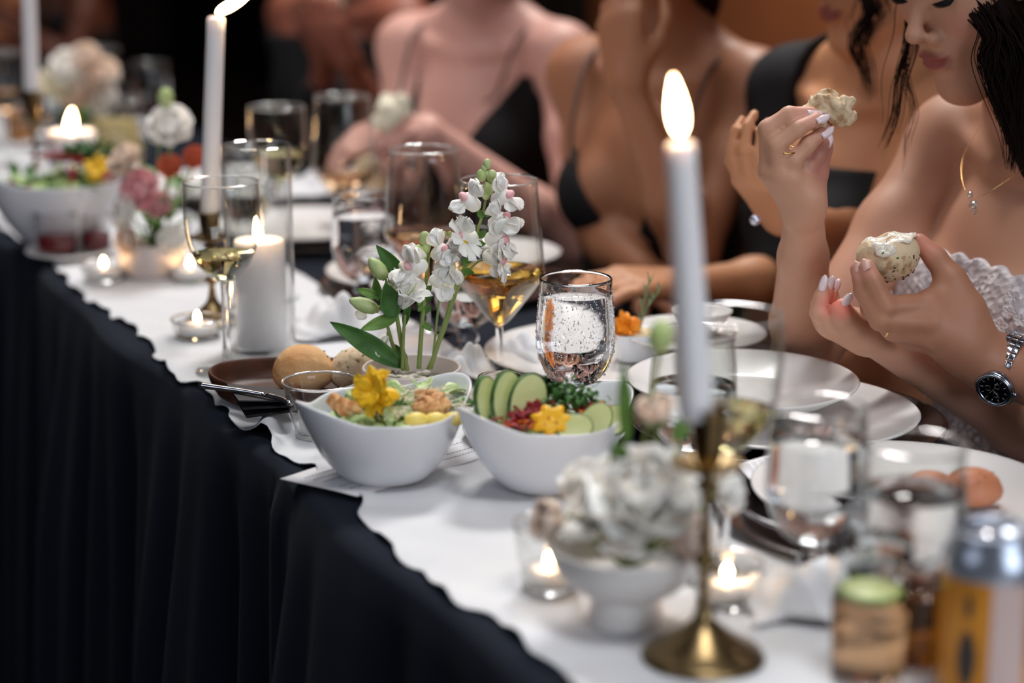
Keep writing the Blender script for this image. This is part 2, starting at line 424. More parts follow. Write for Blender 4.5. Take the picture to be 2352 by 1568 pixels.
# ------------------------------------------------------------------ tableware builders
def plate(name, R, loc, label, cat='plate', m=PLATE, h=0.02, group=None, tilt=None):
    t = thing(name, label, cat, loc, group)
    mb = MB(); mb.lathe([(0.0005, 0.004), (R*0.5, 0.004), (R*0.6, 0.0045), (R*0.68, 0.008), (R*0.95, h - 0.002), (R*0.985, h), (R, h - 0.001), (R*0.99, h - 0.003), (R*0.7, 0.0035), (R*0.6, 0.0), (R*0.57, 0.0), (R*0.56, 0.0015), (0.0005, 0.0015)], 72)
    mb.build('dish', m, t, sub=0)
    if tilt: t.rotation_euler = tilt
    return t
def charger(loc, label, R=0.155, group='dark chargers under the plates'):
    t = thing('charger_plate', label, 'charger', loc, group)
    mb = MB(); mb.lathe([(0.0005, 0.003), (R*0.78, 0.003), (R*0.83, 0.006), (R*0.97, 0.012), (R, 0.0115), (R*0.98, 0.008), (R*0.8, 0.0), (0.0005, 0.0)], 72)
    mb.build('rim', LACQ, t); return t
def glass_prof(outer, th=0.0013, foot=None):
    """outer: bowl profile bottom->rim; returns closed solid with stem profile below"""
    inner = [(max(0.0004, r - th), z + (th*1.3 if i < len(outer)*0.4 else 0)) for i, (r, z) in enumerate(outer)]
    return (foot or []) + outer + [(outer[-1][0] - th*0.5, outer[-1][1] + th*0.6)] + inner[::-1] + [(0.0003, inner[0][1] - 0.0004)]
def smoothprof(P, n=5):
    q = smooth_pts([(r, 0, z) for r, z in P], n); return [(max(0.0003, p.x), p.z) for p in q]
def inner_liquid(outer, th, z1):
    P = [(max(0.0004, r - th + 0.0002), z + (th*1.3 - .0002 if i < len(outer)*0.4 else 0)) for i, (r, z) in enumerate(outer)]
    res = [(0.0003, P[0][1] - 0.0004)]
    for (r0, a), (r1, b) in zip(P, P[1:]):
        res.append((r0, a))
        if b >= z1:
            t = (z1 - a)/(b - a + 1e-9); re = r0 + (r1 - r0)*t; res += [(re, z1), (0.0003, z1)]; break
    return res
GOB = smoothprof([(0.006, 0.033), (0.018, 0.036), (0.031, 0.048), (0.0385, 0.068), (0.0398, 0.088), (0.0385, 0.112), (0.0365, 0.131), (0.0366, 0.143)])
GOBF = [(0.0004, 0.0), (0.034, 0.0), (0.0345, 0.0012), (0.033, 0.0028), (0.018, 0.006), (0.011, 0.010), (0.0085, 0.014), (0.0125, 0.019), (0.0125, 0.023), (0.0085, 0.028), (0.008, 0.032)]
WIN = smoothprof([(0.005, 0.100), (0.016, 0.106), (0.030, 0.122), (0.039, 0.146), (0.0415, 0.170), (0.0415, 0.190), (0.0405, 0.210)])
WINF = [(0.0004, 0.0), (0.035, 0.0), (0.0355, 0.001), (0.033, 0.0022), (0.012, 0.006), (0.006, 0.012), (0.0042, 0.03), (0.0038, 0.06), (0.0042, 0.09), (0.0048, 0.098)]
BUR = smoothprof([(0.004, 0.061), (0.012, 0.068), (0.028, 0.088), (0.042, 0.106), (0.0488, 0.118), (0.0485, 0.128), (0.0455, 0.165), (0.0405, 0.220)])
BURF = [(0.0004, 0.0), (0.040, 0.0), (0.0405, 0.001), (0.038, 0.002), (0.012, 0.005), (0.0058, 0.010), (0.004, 0.025), (0.0038, 0.045), (0.004, 0.058)]
def rim_ring(t, r, z, k):
    mb = MB(); mb.lathe([(r - k, z), (r - k*.6, z + k*.7), (r, z + k), (r + k*.6, z + k*.7), (r + k*.8, z), (r, z - k), (r - k, z)], 56); mb.build('rim', RIMG, t)
def stemglass(kind, loc, label, liquid=None, level=0, name=None, cat='glass', gm=None, group=None, ht=0.0):
    O, Fo, th = {'goblet': (GOB, GOBF, 0.0018), 'wine': (WIN, WINF, 0.0011), 'big': (BUR, BURF, 0.0011)}[kind]
    t = thing(name or {'goblet': 'water_goblet', 'wine': 'wine_glass', 'big': 'wine_glass'}[kind], label, cat, loc, group)
    if gm:
        mb = MB(); mb.lathe(glass_prof(O, th, Fo), 56); mb.build('glass', gm, t)
    else:
        mb = MB(); mb.lathe(Fo + [(O[0][0], O[0][1]), (O[2][0], O[2][1]), (O[2][0]*.5, O[2][1] + .0012), (.0004, O[0][1] + .0012)], 40); mb.build('stem', GLASS, t)
        mb = MB(); mb.lathe(glass_prof(O[1:], th), 56); mb.build('bowl', SHELL, t)
        rim_ring(t, O[-1][0], O[-1][1], .00085)
    if liquid:
        mb = MB(); mb.lathe(inner_liquid(O, th, level), 56); mb.build({'water': 'water', 'amber_wine': 'wine', 'pale_wine': 'wine', 'rose_wine': 'wine'}[liquid.name], liquid, t)
    return t
def tumbler(loc, label, r0, r1, h, liquid=None, level=0, name='glass_tumbler', cat='glass', th=0.0013, lname='drink', group=None, gm=None):
    t = thing(name, label, cat, loc, group)
    O = smoothprof([(r0*0.75, 0.0), (r0*0.97, 0.0012), (r0, 0.005), (r0 + (r1 - r0)*0.5, h*0.5), (r1, h)], 4)
    inner = [(max(.0004, r - th), z) for r, z in O if z > 0.0045]
    mb = MB(); mb.lathe([(0.0004, 0)] + O + [(r1 - th*.5, h + th*.6)] + inner[::-1] + [(r0*.7, 0.0042), (0.0004, 0.0040)], 48); mb.build('glass', gm or GLASS, t)
    if gm: rim_ring(t, r1, h, .0013); mb = MB(); mb.lathe([(.0004, .0004), (r0*.9, .0004), (r0*.985, .002), (r0*.9, .0038), (.0004, .0036)], 40); mb.build('base', GLASS, t)
    if liquid:
        P = [(0.0004, 0.0041), (r0*.7, 0.0041)] + [(r - th + 0.0002, z) for r, z in O if 0.0045 < z < level]
        re = r0 - th + (r1 - r0)*level/h + 0.0002
        mb = MB(); mb.lathe(P + [(re, level), (0.0004, level)], 48); mb.build(lname, liquid, t)
    return t
def flame_mb(h, r, lean=(0, 0)):
    mb = MB(); rows = []
    for i in range(15):
        u = i/14; rr = r*(math.sin(PI*min(1, u*1.0)**0.80)**0.62)*(1 - 0.42*u**2) if 0 < u < 1 else 0.0001
        cx, cy = lean[0]*u**1.3, lean[1]*u**1.3
        rows.append([(cx + rr*math.cos(a), cy + rr*math.sin(a), h*u) for a in [2*PI*j/14 for j in range(14)]])
    mb.grid(rows, True); return mb
def taper(base, top, r0, r1, label, flame_h=0.033, flame_r=0.0058, lean=(0, 0, 0), fdir=None, lit=True, group=None):
    base, top = Vector(base), Vector(top)
    t = thing('taper_candle', label, 'candle', base, group); d = top - base; mb = MB()
    n = 16; pts = [base + d*(i/n) for i in range(n + 1)]; rad = [r0 + (r1 - r0)*(i/n) for i in range(n + 1)]
    pts += [top + d.normalized()*0.0022, top + d.normalized()*0.003]; rad += [r1*0.86, r1*0.5]
    mb.tube(pts, rad, 24); mb.build('wax', WAX, t, base)
    if lit:
        tp = top + d.normalized()*0.003; fd = Vector(fdir or (0, 0, 1)).normalized()
        mb = MB(); mb.tube([tp - d.normalized()*0.002, tp + Vector((0, 0, 0.006)), tp + Vector((0, 0, 0.007)) + fd*0.004], 0.0008, 6); mb.build('wick', WICK, t, base)
        f = flame_mb(flame_h, flame_r, lean[:2]); m = M4(frame(fd, (0, 1, 0)), tp + Vector((0, 0, 0.004)))
        sw_ = Matrix(((0, 0, 1, 0), (0, 1, 0, 0), (-1, 0, 0, 0), (0, 0, 0, 1)))
        f.v = [m @ (sw_ @ p) for p in f.v]; f.build('flame', FLAME, t, base)
    return t
def tealight(loc, label, r=0.019, group=None, h=0.014, fh=0.014):
    t = thing('tealight_candle', label, 'candle', loc, group)
    mb = MB(); mb.lathe([(0.0003, 0), (r*.96, 0), (r, 0.001), (r, h), (r*.95, h), (r*.95, h*.8), (0.0003, h*.8 - .0002)], 28); mb.build('cup', SHELL, t)
    mb = MB(); mb.lathe([(0.0003, 0.001), (r*.95, 0.001), (r*.95, h*.82), (0.0003, h*.78)], 28); mb.build('wax', WAX, t)
    mb = MB(); mb.tube([(0, 0, h*.75), (0, 0.0004, h*.75 + .006)], 0.0007, 6); mb.build('wick', WICK, t)
    f = flame_mb(fh, 0.0042); f.v = [p + Vector((0, 0, h*.75 + .003)) for p in f.v]; f.build('flame', FLAME, t)
    return t
def candlestick(loc, h, label, k=1.0, base=0.042):
    t = thing('brass_candlestick', label, 'candlestick', loc)
    mb = MB(); mb.lathe(smoothprof([(0.0005, 0.0), (base*.96, 0.0), (base, 0.002), (base*.96, 0.005), (base*.72, 0.010), (base*.4, 0.020), (base*.2, 0.028), (base*.14, 0.034)], 3), 48); mb.build('foot', BRASS, t)
    s = [(base*.14, 0.033), (0.0036, 0.045), (0.0042, h*.36), (0.0078, h*.38), (0.0085, h*.395), (0.0078, h*.41), (0.0042, h*.43), (0.0034, h*.5), (0.0036, h*.64), (0.0062, h*.68), (0.009, h*.70), (0.0045, h*.72), (0.006, h*.745)]
    mb = MB(); mb.lathe(smoothprof(s, 3), 28); mb.build('stem', BRASS, t)
    mb = MB(); mb.lathe([(0.004, h*.735), (0.011, h*.745), (0.0245, h*.775), (0.0255, h*.785), (0.024, h*.785), (0.010, h*.76), (0.004, h*.75)], 36); mb.build('drip_pan', BRASS, t)
    mb = MB(); mb.lathe(smoothprof([(0.006, h*.75), (0.0095, h*.80), (0.0115, h*.88), (0.0125, h*.97), (0.0138, h), (0.0128, h), (0.0112, h*.97), (0.0105, h*.885), (0.0004, h*.88)], 3), 32); mb.build('socket', BRASS, t)
    return t
# ------------------------------------------------------------------ the near half of the table
fg = candlestick(V(1614, 1508, 1.257), 0.182, 'blurred brass candlestick nearest the camera, holding the leaning taper')
fg.location.z = TOP + 0.001
taper(V(1601, 958, 1.257), V(1563, 336, 1.257), 0.0118, 0.0100, 'white taper candle in the nearest brass candlestick, burning with an upright flame', 0.040, 0.0064, fdir=(-.14, 0, 1))
# compote of roses
cp = V(1437, 1435, 1.325); cp.z = TOP + 0.001
t = thing('compote_bowl', 'matte white footed compote filled with roses beside the nearest candlestick', 'bowl', cp)
mb = MB(); mb.lathe(smoothprof([(0.0005, 0.0), (0.026, 0.0), (0.0285, 0.001), (0.0275, 0.008), (0.0255, 0.018), (0.028, 0.0225), (0.042, 0.030), (0.053, 0.043), (0.060, 0.060), (0.0605, 0.062), (0.0585, 0.061), (0.051, 0.046), (0.040, 0.035), (0.0005, 0.030)], 4), 56)
mb.build('bowl', mat('matte_ceramic', (232, 227, 222), 0.45), t)
def petal_M(base, az, el, twist=0):
    d = Vector((math.cos(az)*math.cos(el), math.sin(az)*math.cos(el), math.sin(el)))
    up = Vector((-math.cos(az)*math.sin(el), -math.sin(az)*math.sin(el), math.cos(el)))
    return M4(frame(d, up), base)
def rose(loc, R, label, m, group=None, tilt=(0, 0, 1), name='rose', stem_to=None, n=(5, 6, 7, 8), openness=1.0):
    t = thing(name, label, 'flower', loc, group); A = Vector((0, 0, 1)).rotation_difference(Vector(tilt).normalized()).to_matrix().to_4x4()
    for ring, cnt in enumerate(n):
        f = ring/(len(n) - 1)
        for k in range(cnt):
            az = 2*PI*k/cnt + ring*0.7; el = math.radians(86 - 62*f*openness)
            mb = MB(); M = A @ petal_M(Vector((0, 0, R*0.05 - R*0.1*f)), az, el + RN.uniform(-.1, .1))
            M = M @ Matrix.Translation((R*0.05, 0, 0))
            L = R*(0.75 + 0.30*f)
            mb.blade(M, L, R*(0.95 + 0.65*f), roundp, bend=1.15 - 1.5*f, cup=0.55 - 0.2*f, ruf=0.008 + .01*f, nu=7, nv=6)
            mb.build('petal', m, t, solid=0.0004)
    mb = MB(); mb.ell((0, 0, R*.3), (R*.25, R*.25, R*.42)); mb.v = [A @ p for p in mb.v]; mb.build('heart', m, t)
    if stem_to is not None:
        mb = MB(); mb.tube(smooth_pts([Vector((0, 0, 0)), (Vector(stem_to) - Vector(loc))*0.5 + Vector((0.004, 0, 0)), Vector(stem_to) - Vector(loc)], 5), 0.0016, 8); mb.build('stem', STEM, t)
        mb = MB()
        for k in range(5): mb.blade(A @ petal_M(Vector((0, 0, -R*.05)), 2*PI*k/5, -0.3), R*.6, R*.28, leafp, bend=.4, cup=.2, nu=5, nv=2)
        mb.build('sepal', LEAF, t)
    return t
cc = cp + Vector((0, 0, 0.04))
rose(V(1484, 1170, 1.315), 0.042, 'large full white rose in the middle of the compote', PETW, tilt=(-.1, -.42, .95), n=(3, 4, 5, 6), stem_to=cc)
rose(V(1378, 1190, 1.345), 0.024, 'white rose on the left of the compote behind the peach bud', PETW, tilt=(-.7, -.4, .7), stem_to=cc)
rose(V(1290, 1205, 1.335), 0.021, 'pale peach rosebud hanging low at the left rim of the compote', PEACH, tilt=(-.8, -.3, .35), openness=.4, n=(4, 5, 5), stem_to=cc)
rose(V(1512, 962, 1.36), 0.0175, 'small peach rose standing tall above the compote beside the candle', PEACH, tilt=(-.2, -.5, .9), openness=.6, n=(4, 5, 6), stem_to=cc)
rose(V(1570, 1235, 1.30), 0.019, 'small cream rose low at the right side of the compote behind the brass stem', PEACH, tilt=(.5, -.7, .3), n=(4, 5, 6), stem_to=cc)
rose(V(1350, 1120, 1.38), 0.020, 'white rose at the back left of the compote below the long leaf', PETW, tilt=(-.4, -.2, .9), stem_to=cc)
rose(V(1655, 1125, 1.345), 0.018, 'small white blossom reaching out to the right of the compote past the candlestick', PETW, tilt=(.8, -.4, .4), openness=1.1, n=(4, 5, 6), stem_to=cc)
# green buds and leaves of the compote
def sprig(name, label, base, tip, cat='foliage', m=LEAF, leaves=4, L=0.03, W=0.012, bud=None):
    t = thing(name, label, cat, base); base, tip = Vector(base), Vector(tip)
    mid = (base + tip)/2 + Vector((RN.uniform(-.004, .004), RN.uniform(-.004, .004), .002))
    P = smooth_pts([base, mid, tip], 6); mb = MB(); mb.tube(P, [0.0013]*(len(P) - 1) + [0.0007], 6); mb.build('stem', STEM, t, base)
    for i in range(leaves):
        p = P[int(len(P)*(0.35 + 0.6*i/max(1, leaves))) - 1]; a = i*2.4 + 0.4
        mb = MB(); mb.blade(petal_M(p, a, 0.7), L*RN.uniform(.8, 1.15), W, leafp, bend=-.5, cup=.15, nu=8, nv=4); mb.build('leaf', m, t, base, solid=0.0003)
    if bud:
        mb = MB(); mb.ell(tip, bud, M=frame((tip - base).cross(Vector((0, 1, 0))), tip - base)); mb.build('bud', BUD, t, base)
        mb = MB()
        for k in range(5): mb.blade(petal_M(tip - Vector((0, 0, bud[2]*.7)), 2*PI*k/5, 1.1), bud[2]*1.7, bud[0]*1.2, leafp, bend=.5, cup=.3, nu=6, nv=3)
        mb.build('petal', BUD, t, base)
    return t
sprig('lisianthus_bud', 'pale green closed bud rising above the compote in front of the taper', cc, V(1518, 772, 1.37), 'flower', leaves=0, bud=(0.0095, 0.0095, 0.0125))
t = thing('long_leaf', 'long blurred green leaf standing up from the compote at left', 'foliage', cc)
mb = MB(); p0 = V(1440, 1020, 1.36); mb.blade(M4(frame(V(1420, 790, 1.36) - p0, (0.3, -1, 0)), p0), 0.066, 0.014, leafp, bend=.2, cup=.2, nu=10, nv=4); mb.build('blade', LEAF, t, cc, solid=.0004)
mb = MB(); mb.tube(smooth_pts([cc, p0 + Vector((0, 0, -.03)), p0], 5), 0.0013, 6); mb.build('stem', STEM, t, cc)
for (x, y, X, Y_, L, W, lb) in ((1425, 1075, 1400, 990, .03, .020, 'broad green leaf behind the big white rose at its upper left'), (1565, 1010, 1545, 950, .026, .018, 'small green leaf between the peach rose and the brass socket'),
                         (1330, 1205, 1345, 1160, .018, .010, 'olive leaf tucked between the peach bud and the white roses'), (1440, 1260, 1410, 1235, .02, .014, 'dark green leaf low at the compote rim under the big rose'),
                         (1590, 1160, 1600, 1110, .018, .014, 'bright green leaf right of the big white rose by the brass stem'), (1500, 1262, 1470, 1240, .018, .012, 'second dark leaf low at the compote rim toward the stem')):
    a, b = V(x, y, 1.33), V(X, Y_, 1.32); t = thing('rose_leaf', lb, 'foliage', cc)
    mb = MB(); mb.blade(M4(frame(b - a, (0.2, -1, 0.3)), a), L, W, leafp, bend=.4, cup=.25, nu=8, nv=4); mb.build('blade', LEAF, t, cc, solid=.0004)
    mb = MB(); mb.tube(smooth_pts([cc, a], 4), 0.0009, 6); mb.build('stem', STEM, t, cc)
t = thing('filler_blossoms', 'loose cream hydrangea petals filling the rim of the compote', 'flower', cp)
t2 = t
for k in range(46):
    a = RN.uniform(0, 2*PI); r = RN.uniform(.026, .056); mb = MB()
    b = cp + Vector((r*math.cos(a), r*math.sin(a), 0.056 + (0.06 - r)*0.5 + RN.uniform(0, .006)))
    for j in range(4): mb.blade(petal_M(b, a + j*PI/2, 0.3), 0.011, 0.011, roundp, bend=.5, cup=.2, nu=4, nv=3)
    mb.build('blossom', PETW if k % 4 else PEACH, t, cp, solid=.0003)

def votive(loc, label, r0=0.024, r1=0.03, h=0.05, **k): return tumbler(loc, label, r0, r1, h, name='votive_glass', cat='candle holder', gm=SHELL, **k)
def P0(x, y): v = T(x, y); v.z += 0.001; return v
votive(P0(1262, 1352), 'clear votive glass standing left of the white compote', .022, .0285, .052)
tealight(P0(1262, 1352) + Vector((0, 0, .0045)), 'tealight glowing in the votive glass left of the compote')
votive(P0(1668, 1385), 'low clear votive glass right of the compote behind the brass stem', .024, .027, .032)
tealight(P0(1668, 1385) + Vector((0, 0, .0045)), 'tealight burning low behind the nearest brass stem')
p = P0(1693, 1325); stemglass('wine', Vector((V(1660, 1325, p.y).x, p.y, p.z)), 'glass of white wine right behind the nearest taper candle', PALEW, 0.136)
p = V(1587, 1108, 1.65); p.z = TOP - .003; stemglass('goblet', p, 'stemmed water goblet seen behind the nearest taper candle', WATER, 0.095)
p = V(1866, 1349, 1.40); p.z = TOP; stemglass('goblet', p, 'blurred water goblet in front of the roll plate, left of the two near ones', WATER, 0.118)
p = V(2082, 1390, 1.303); p.z = TOP; stemglass('goblet', p, 'blurred water goblet nearest the yellow can', WATER, 0.108)
p = P0(1990, 1556); tumbler(p, 'short tumbler with lime and dark drink at the bottom edge of the frame', 0.0245, 0.0275, 0.098, PINKW, 0.06)
t = thing('lime_wheel', 'slice of lime floating in the near tumbler', 'lime', p + Vector((0, 0, .0605)))
mb = MB(); mb.lathe([(0.0003, 0), (.0225, 0), (.0232, .002), (.0225, .004), (.0003, .004)], 28); mb.build('rind', LEAF, t); 
mb = MB(); mb.lathe([(0.0003, .0042), (.020, .0042), (.0205, .0036)], 28); mb.build('flesh', mat('lime_flesh', (196, 206, 140), .4), t)
p = P0(2118, 1528); tumbler(p, 'small glass of amber beer beside the yellow can', 0.0205, 0.0225, 0.062, mat('dark_beer', (150, 84, 12), 0.0, trans=1.0, ior=1.33), 0.055)
# yellow drinks can
p = V(2262, 1560, 1.183); p.z = TOP + .001; t = thing('drink_can', 'yellow and silver drink can at the lower right corner', 'can', p)
mb = MB(); mb.lathe([(0.0264, 0.003), (0.0315, 0.009), (0.033, 0.013), (0.033, 0.094)], 48); mb.build('body', mat('can_yellow', (190, 124, 22), 0.3, metal=.35), t)
mb = MB(); mb.lathe([(0.033, 0.094), (0.033, 0.1045), (0.0305, 0.110), (0.0268, 0.118), (0.027, 0.1215), (0.0262, 0.122), (0.0255, 0.1195), (0.0245, 0.1165), (0.0004, 0.1165)], 48); mb.build('neck', mat('can_silver', (168, 176, 190), 0.28, metal=.8), t)
mb = MB(); mb.lathe([(0.0004, 0.006), (0.02, 0.004), (0.0255, 0.0), (0.0264, 0.003)], 48); mb.build('base', STEEL, t)
mb = MB(); mb.box(Matrix.Translation((0, 0.006, .1185)), (0.014, 0.024, 0.0016)); mb.build('pull_tab', STEEL, t, bev=.0005)
def wrap(name, r, a0, a1, z0, z1, m, par, shape=None, n=14):
    mb = MB(); rows = []
    for i in range(n + 1):
        z = z0 + (z1 - z0)*i/n; f = shape(i/n) if shape else 1; ac = (a0 + a1)/2
        rows.append([(r*math.cos(ac + (a - ac)*f), r*math.sin(ac + (a - ac)*f), z) for a in [a0 + (a1 - a0)*j/8 for j in range(9)]])
    mb.grid(rows[::-1]); return mb.build(name, m, par)
wrap('stripe', 0.0333, -1.78, -1.05, 0.012, 0.094, mat('can_stripe', (196, 172, 166), 0.35), t)
wrap('emblem', 0.0333, -2.42, -2.02, 0.020, 0.062, mat('can_print', (38, 32, 26), 0.4), t, lambda u: max(.02, math.sin(PI*u)**.6))
wrap('emblem', 0.0333, -2.30, -2.15, 0.07, 0.085, mat('can_print', (38, 32, 26), 0.4), t)

# ------------------------------------------------------------------ wave bowls and their salads
def wave_bowl(loc, label, R=0.0752, H=0.0715, phi=0.5, m=PORC, amp=0.0068, name='salad_bowl', group='wave-rimmed white salad bowls'):
    t = thing(name, label, 'bowl', loc); t['wave'] = 1; mb = MB(); seg = 96; del t['wave']
    def ring(f, zt, wl):
        row = []
        for j in range(seg):
            a = 2*PI*j/seg; sq = 1 + 0.075*math.cos(4*(a - phi))*f
            el = 1 + 0.085*math.cos(2*(a - phi))*f
            wv = max(0, math.cos(2*(a - phi)))**1.5*2.1 - 0.8
            r = R*wl*sq*el; row.append((r*math.cos(a), r*math.sin(a), zt + amp*wv*f**2*1.15))
        return row
    prof = [(0, 0, .02), (0, 0, .50), (.02, .002, .53), (.15, .010, .63), (.35, .024, .765), (.6, .043, .88), (.85, .064, .965), (1, H, 1.0)]
    inn = [(1, H + .0012, .988), (1, H - .0004, .965), (.85, .064, .925), (.6, .043, .84), (.35, .026, .72), (.15, .013, .56), (0, .006, .4), (0, .006, .02)]
    rows = [ring(f, z*(H if f < 1 else .076)/.076, wl) for f, z, wl in prof + inn]
    mb.grid(rows, True); mb.build('bowl', m, t, sub=1); return t
b1 = P0(887, 1093); b2 = P0(1254, 1112)
wave_bowl(b1, 'white wave-rimmed bowl of Caesar salad at the near edge of the table', phi=0.62)
wave_bowl(b2, 'white wave-rimmed bowl of cucumber and beet salad beside the Caesar bowl', phi=0.56)
LET = mat('lettuce', (138, 172, 92), 0.45, noise=(60, .3, .7), rgb2=(196, 212, 156))
LETD = mat('romaine_dark', (64, 108, 52), 0.4, noise=(60, .3, .7), rgb2=(104, 146, 84))
CROU = mat('crouton_crust', (172, 108, 56), 0.75, noise=(120, .36, .64), rgb2=(222, 180, 126), bump=(260, .5))
def heap(c, R, z, H, n, mats, name, label, cat, L=0.02, W=0.012):
    t = thing(name, label, cat, c); t['kind'] = 'stuff'; mb = MB()
    rows = [[(R*r*math.cos(a), R*r*math.sin(a), z + H*(1 - r*r)) for a in [2*PI*j/28 for j in range(28)]] for r in (1, .8, .6, .4, .2, .01)]
    mb.grid(rows, True)
    for i in range(n):
        a = RN.uniform(0, 2*PI); r = math.sqrt(RN.random())*0.93; mb.cur = RN.randrange(len(mats))
        p = Vector((R*r*math.cos(a), R*r*math.sin(a), z + H*(1 - r*r) - .001))
        mb.blade(petal_M(p, RN.uniform(0, 2*PI), RN.uniform(-.1, 1.0)), L*RN.uniform(.6, 1.2), W*RN.uniform(.7, 1.3), roundp, bend=RN.uniform(-1, 1), cup=RN.uniform(-.3, .4), ruf=.10, nu=5, nv=5)
    o = mb.build('leaves', mats, t); o['kind'] = 'stuff'; return t
heap(b1, .052, .056, .008, 90, [LET, mat('lettuce_pale', (206, 214, 168), .45), LETD], 'chopped_lettuce', 'chopped romaine filling the Caesar salad bowl', 'salad')
def on(b, x, y, dy, dz=0):     # a point over bowl b seen at pixel (x,y), dy behind the bowl centre
    v = V(x, y, b.y + dy); return v + Vector((0, 0, dz))
def strands(name, label, cat, b, items, m, n, L, r, spread, R_=None):
    t = thing(name, label, cat, b); t['kind'] = 'stuff'; mb = MB()
    for (x, y, dy) in items:
        c = on(b, x, y, dy)
        for i in range(n):
            p = c + Vector((RN.gauss(0, spread[0]), RN.gauss(0, spread[1]), RN.uniform(-.003, spread[2]))); p.z = max(p.z, b.z + (.066 if R_ is None else R_)); a = RN.uniform(0, PI); l = L*RN.uniform(.5, 1.1)
            d = Vector((math.cos(a), math.sin(a), RN.uniform(-.35, .35)))*l*.5; bow = Vector((RN.uniform(-1, 1), RN.uniform(-1, 1), RN.uniform(0, 1)))*l*.15
            mb.tube([p - d, p - d*.3 + bow, p + d*.4 + bow, p + d], r, 5)
    o = mb.build('strands', m, t, b); o['kind'] = 'stuff'; return t
strands('grated_cheese', 'fine white strands of grated cheese over the Caesar salad', 'cheese', b1, [(940, 905, .02), (985, 898, .03), (920, 935, -.01), (880, 945, -.02), (900, 950, -.03), (1005, 915, .02), (1040, 945, 0), (960, 915, 0)], CHEESE, 26, .016, .00045, (.010, .008, .003))
def crouton(p, s, lf):
    t = thing('crouton', 'toasted crouton in the cluster at the left, by the marigold' if lf else 'toasted crouton in the cluster at the right of the Caesar salad', 'crouton', p, 'left croutons on the Caesar salad' if lf else 'right croutons on the Caesar salad')
    s *= RN.uniform(.8, 1.0); M = Matrix.Rotation(RN.uniform(0, 3), 4, Vector((RN.uniform(-1, 1), RN.uniform(-1, 1), RN.uniform(-1, 1))).normalized())
    mb = MB(); n = 4
    mb.box(M, (s*1.15, s, s*.8), RN.uniform(.75, .95)); mb.build('bread', CROU, t, bev=s*.12); return t
for (x, y, dy, s) in ((965, 912, .0, .013), (978, 928, -.01, .015), (992, 905, .01, .013), (1003, 920, 0, .015), (1018, 932, -.005, .013), (985, 945, -.02, .013), (963, 940, -.02, .012), (1000, 943, -.02, .013),
                      (770, 922, -.02, .014), (790, 935, -.03, .017), (812, 938, -.035, .014), (880, 915, -.02, .018), (862, 922, -.02, .015), (895, 905, -.0, .013)):
    crouton(on(b1, x, y, dy), s, x < 930)
EGG = mat('lemon_flesh', (240, 224, 150), 0.35, noise=(50, .35, .6), rgb2=(246, 230, 168)); RIND = mat('lemon_rind', (238, 214, 110), 0.4)
for i, (x, y, dy, a) in enumerate(((955, 963, -.045, .3), (1000, 963, -.035, .1), (1043, 962, -.02, -.1))):
    p = on(b1, x, y, dy); t = thing('lemon_wedge', ['leftmost lemon wedge at the front rim of the Caesar salad', 'middle lemon wedge at the front rim of the Caesar salad', 'lemon wedge by the right rim of the Caesar salad'][i], 'lemon', p, None, a)
    mb = MB(); rows = []
    for j in range(9):
        u = -1 + j/4; w_ = math.sqrt(max(.001, 1 - u*u)); rows.append([(u*.0115, -w_*.007*math.sin(b), w_*.008*math.cos(b) - .002) for b in [-.2 + 1.9*k/6 for k in range(7)]] )
    mb.grid(rows); mb.build('rind', RIND, t, solid=.001)
    mb = MB(); mb.grid([[r[0], (r[0][0], .004*0, -.004), r[-1]] for r in rows]); mb.build('flesh', EGG, t, solid=.0015)
def daisy(loc, R, label, m, n=14, name='marigold', tilt=(-.2, -.8, .6), cm=None, W=.4):
    t = thing(name, label, 'flower', loc); A = Vector((0, 0, 1)).rotation_difference(Vector(tilt).normalized()).to_matrix().to_4x4()
    for ring in range(2):
        for k in range(n):
            mb = MB(); M = A @ petal_M(Vector((0, 0, .001*ring)), 2*PI*(k + ring*.5)/n + RN.uniform(-.1, .1), RN.uniform(-.1, .5) + ring*.35)
            mb.blade(M, R*(1 - .2*ring)*RN.uniform(.85, 1.1), R*W, roundp, bend=RN.uniform(-.9, .3), cup=RN.uniform(-.3, .4), ruf=.06, nu=6, nv=4); mb.build('petal', m, t, solid=.0003)
    mb = MB(); mb.ell((0, 0, .001), (R*.22, R*.22, R*.13)); mb.v = [A @ p for p in mb.v]; mb.build('eye', cm or m, t); return t
daisy(on(b1, 862, 902, -.03), .0245, 'drooping yellow marigold on the left of the Caesar salad', YEL, 13, tilt=(-.55, -.75, .35), W=.5)
# romaine pieces
for i, (x, y, dy, m, a, l) in enumerate(((1045, 930, .01, LETD, .3, .024), (985, 893, .035, LET, 1.8, .03), (1020, 905, .03, LET, .5, .03), (935, 900, .03, LET, 2.6, .03), (870, 958, -.045, LET, 3.4, .022), (1060, 945, 0, LETD, -.4, .02))):
    p = on(b1, x, y, dy); t = thing('romaine_leaf', ['dark romaine leaf at the right of the Caesar salad by the croutons', 'pale romaine leaf standing at the back of the Caesar salad', 'romaine leaf leaning on the right back rim of the Caesar bowl', 'romaine leaf under grated cheese behind the marigold', 'small pale lettuce piece at the front rim below the marigold', 'dark romaine scrap at the right rim of the Caesar bowl'][i], 'lettuce', p)
    mb = MB(); mb.blade(petal_M(Vector((-.004, 0, -.004)), a, .5), l, l*.75, roundp, bend=-.9, cup=.3, ruf=.10, nu=9, nv=9); mb.build('leaf', m, t, solid=.0004)
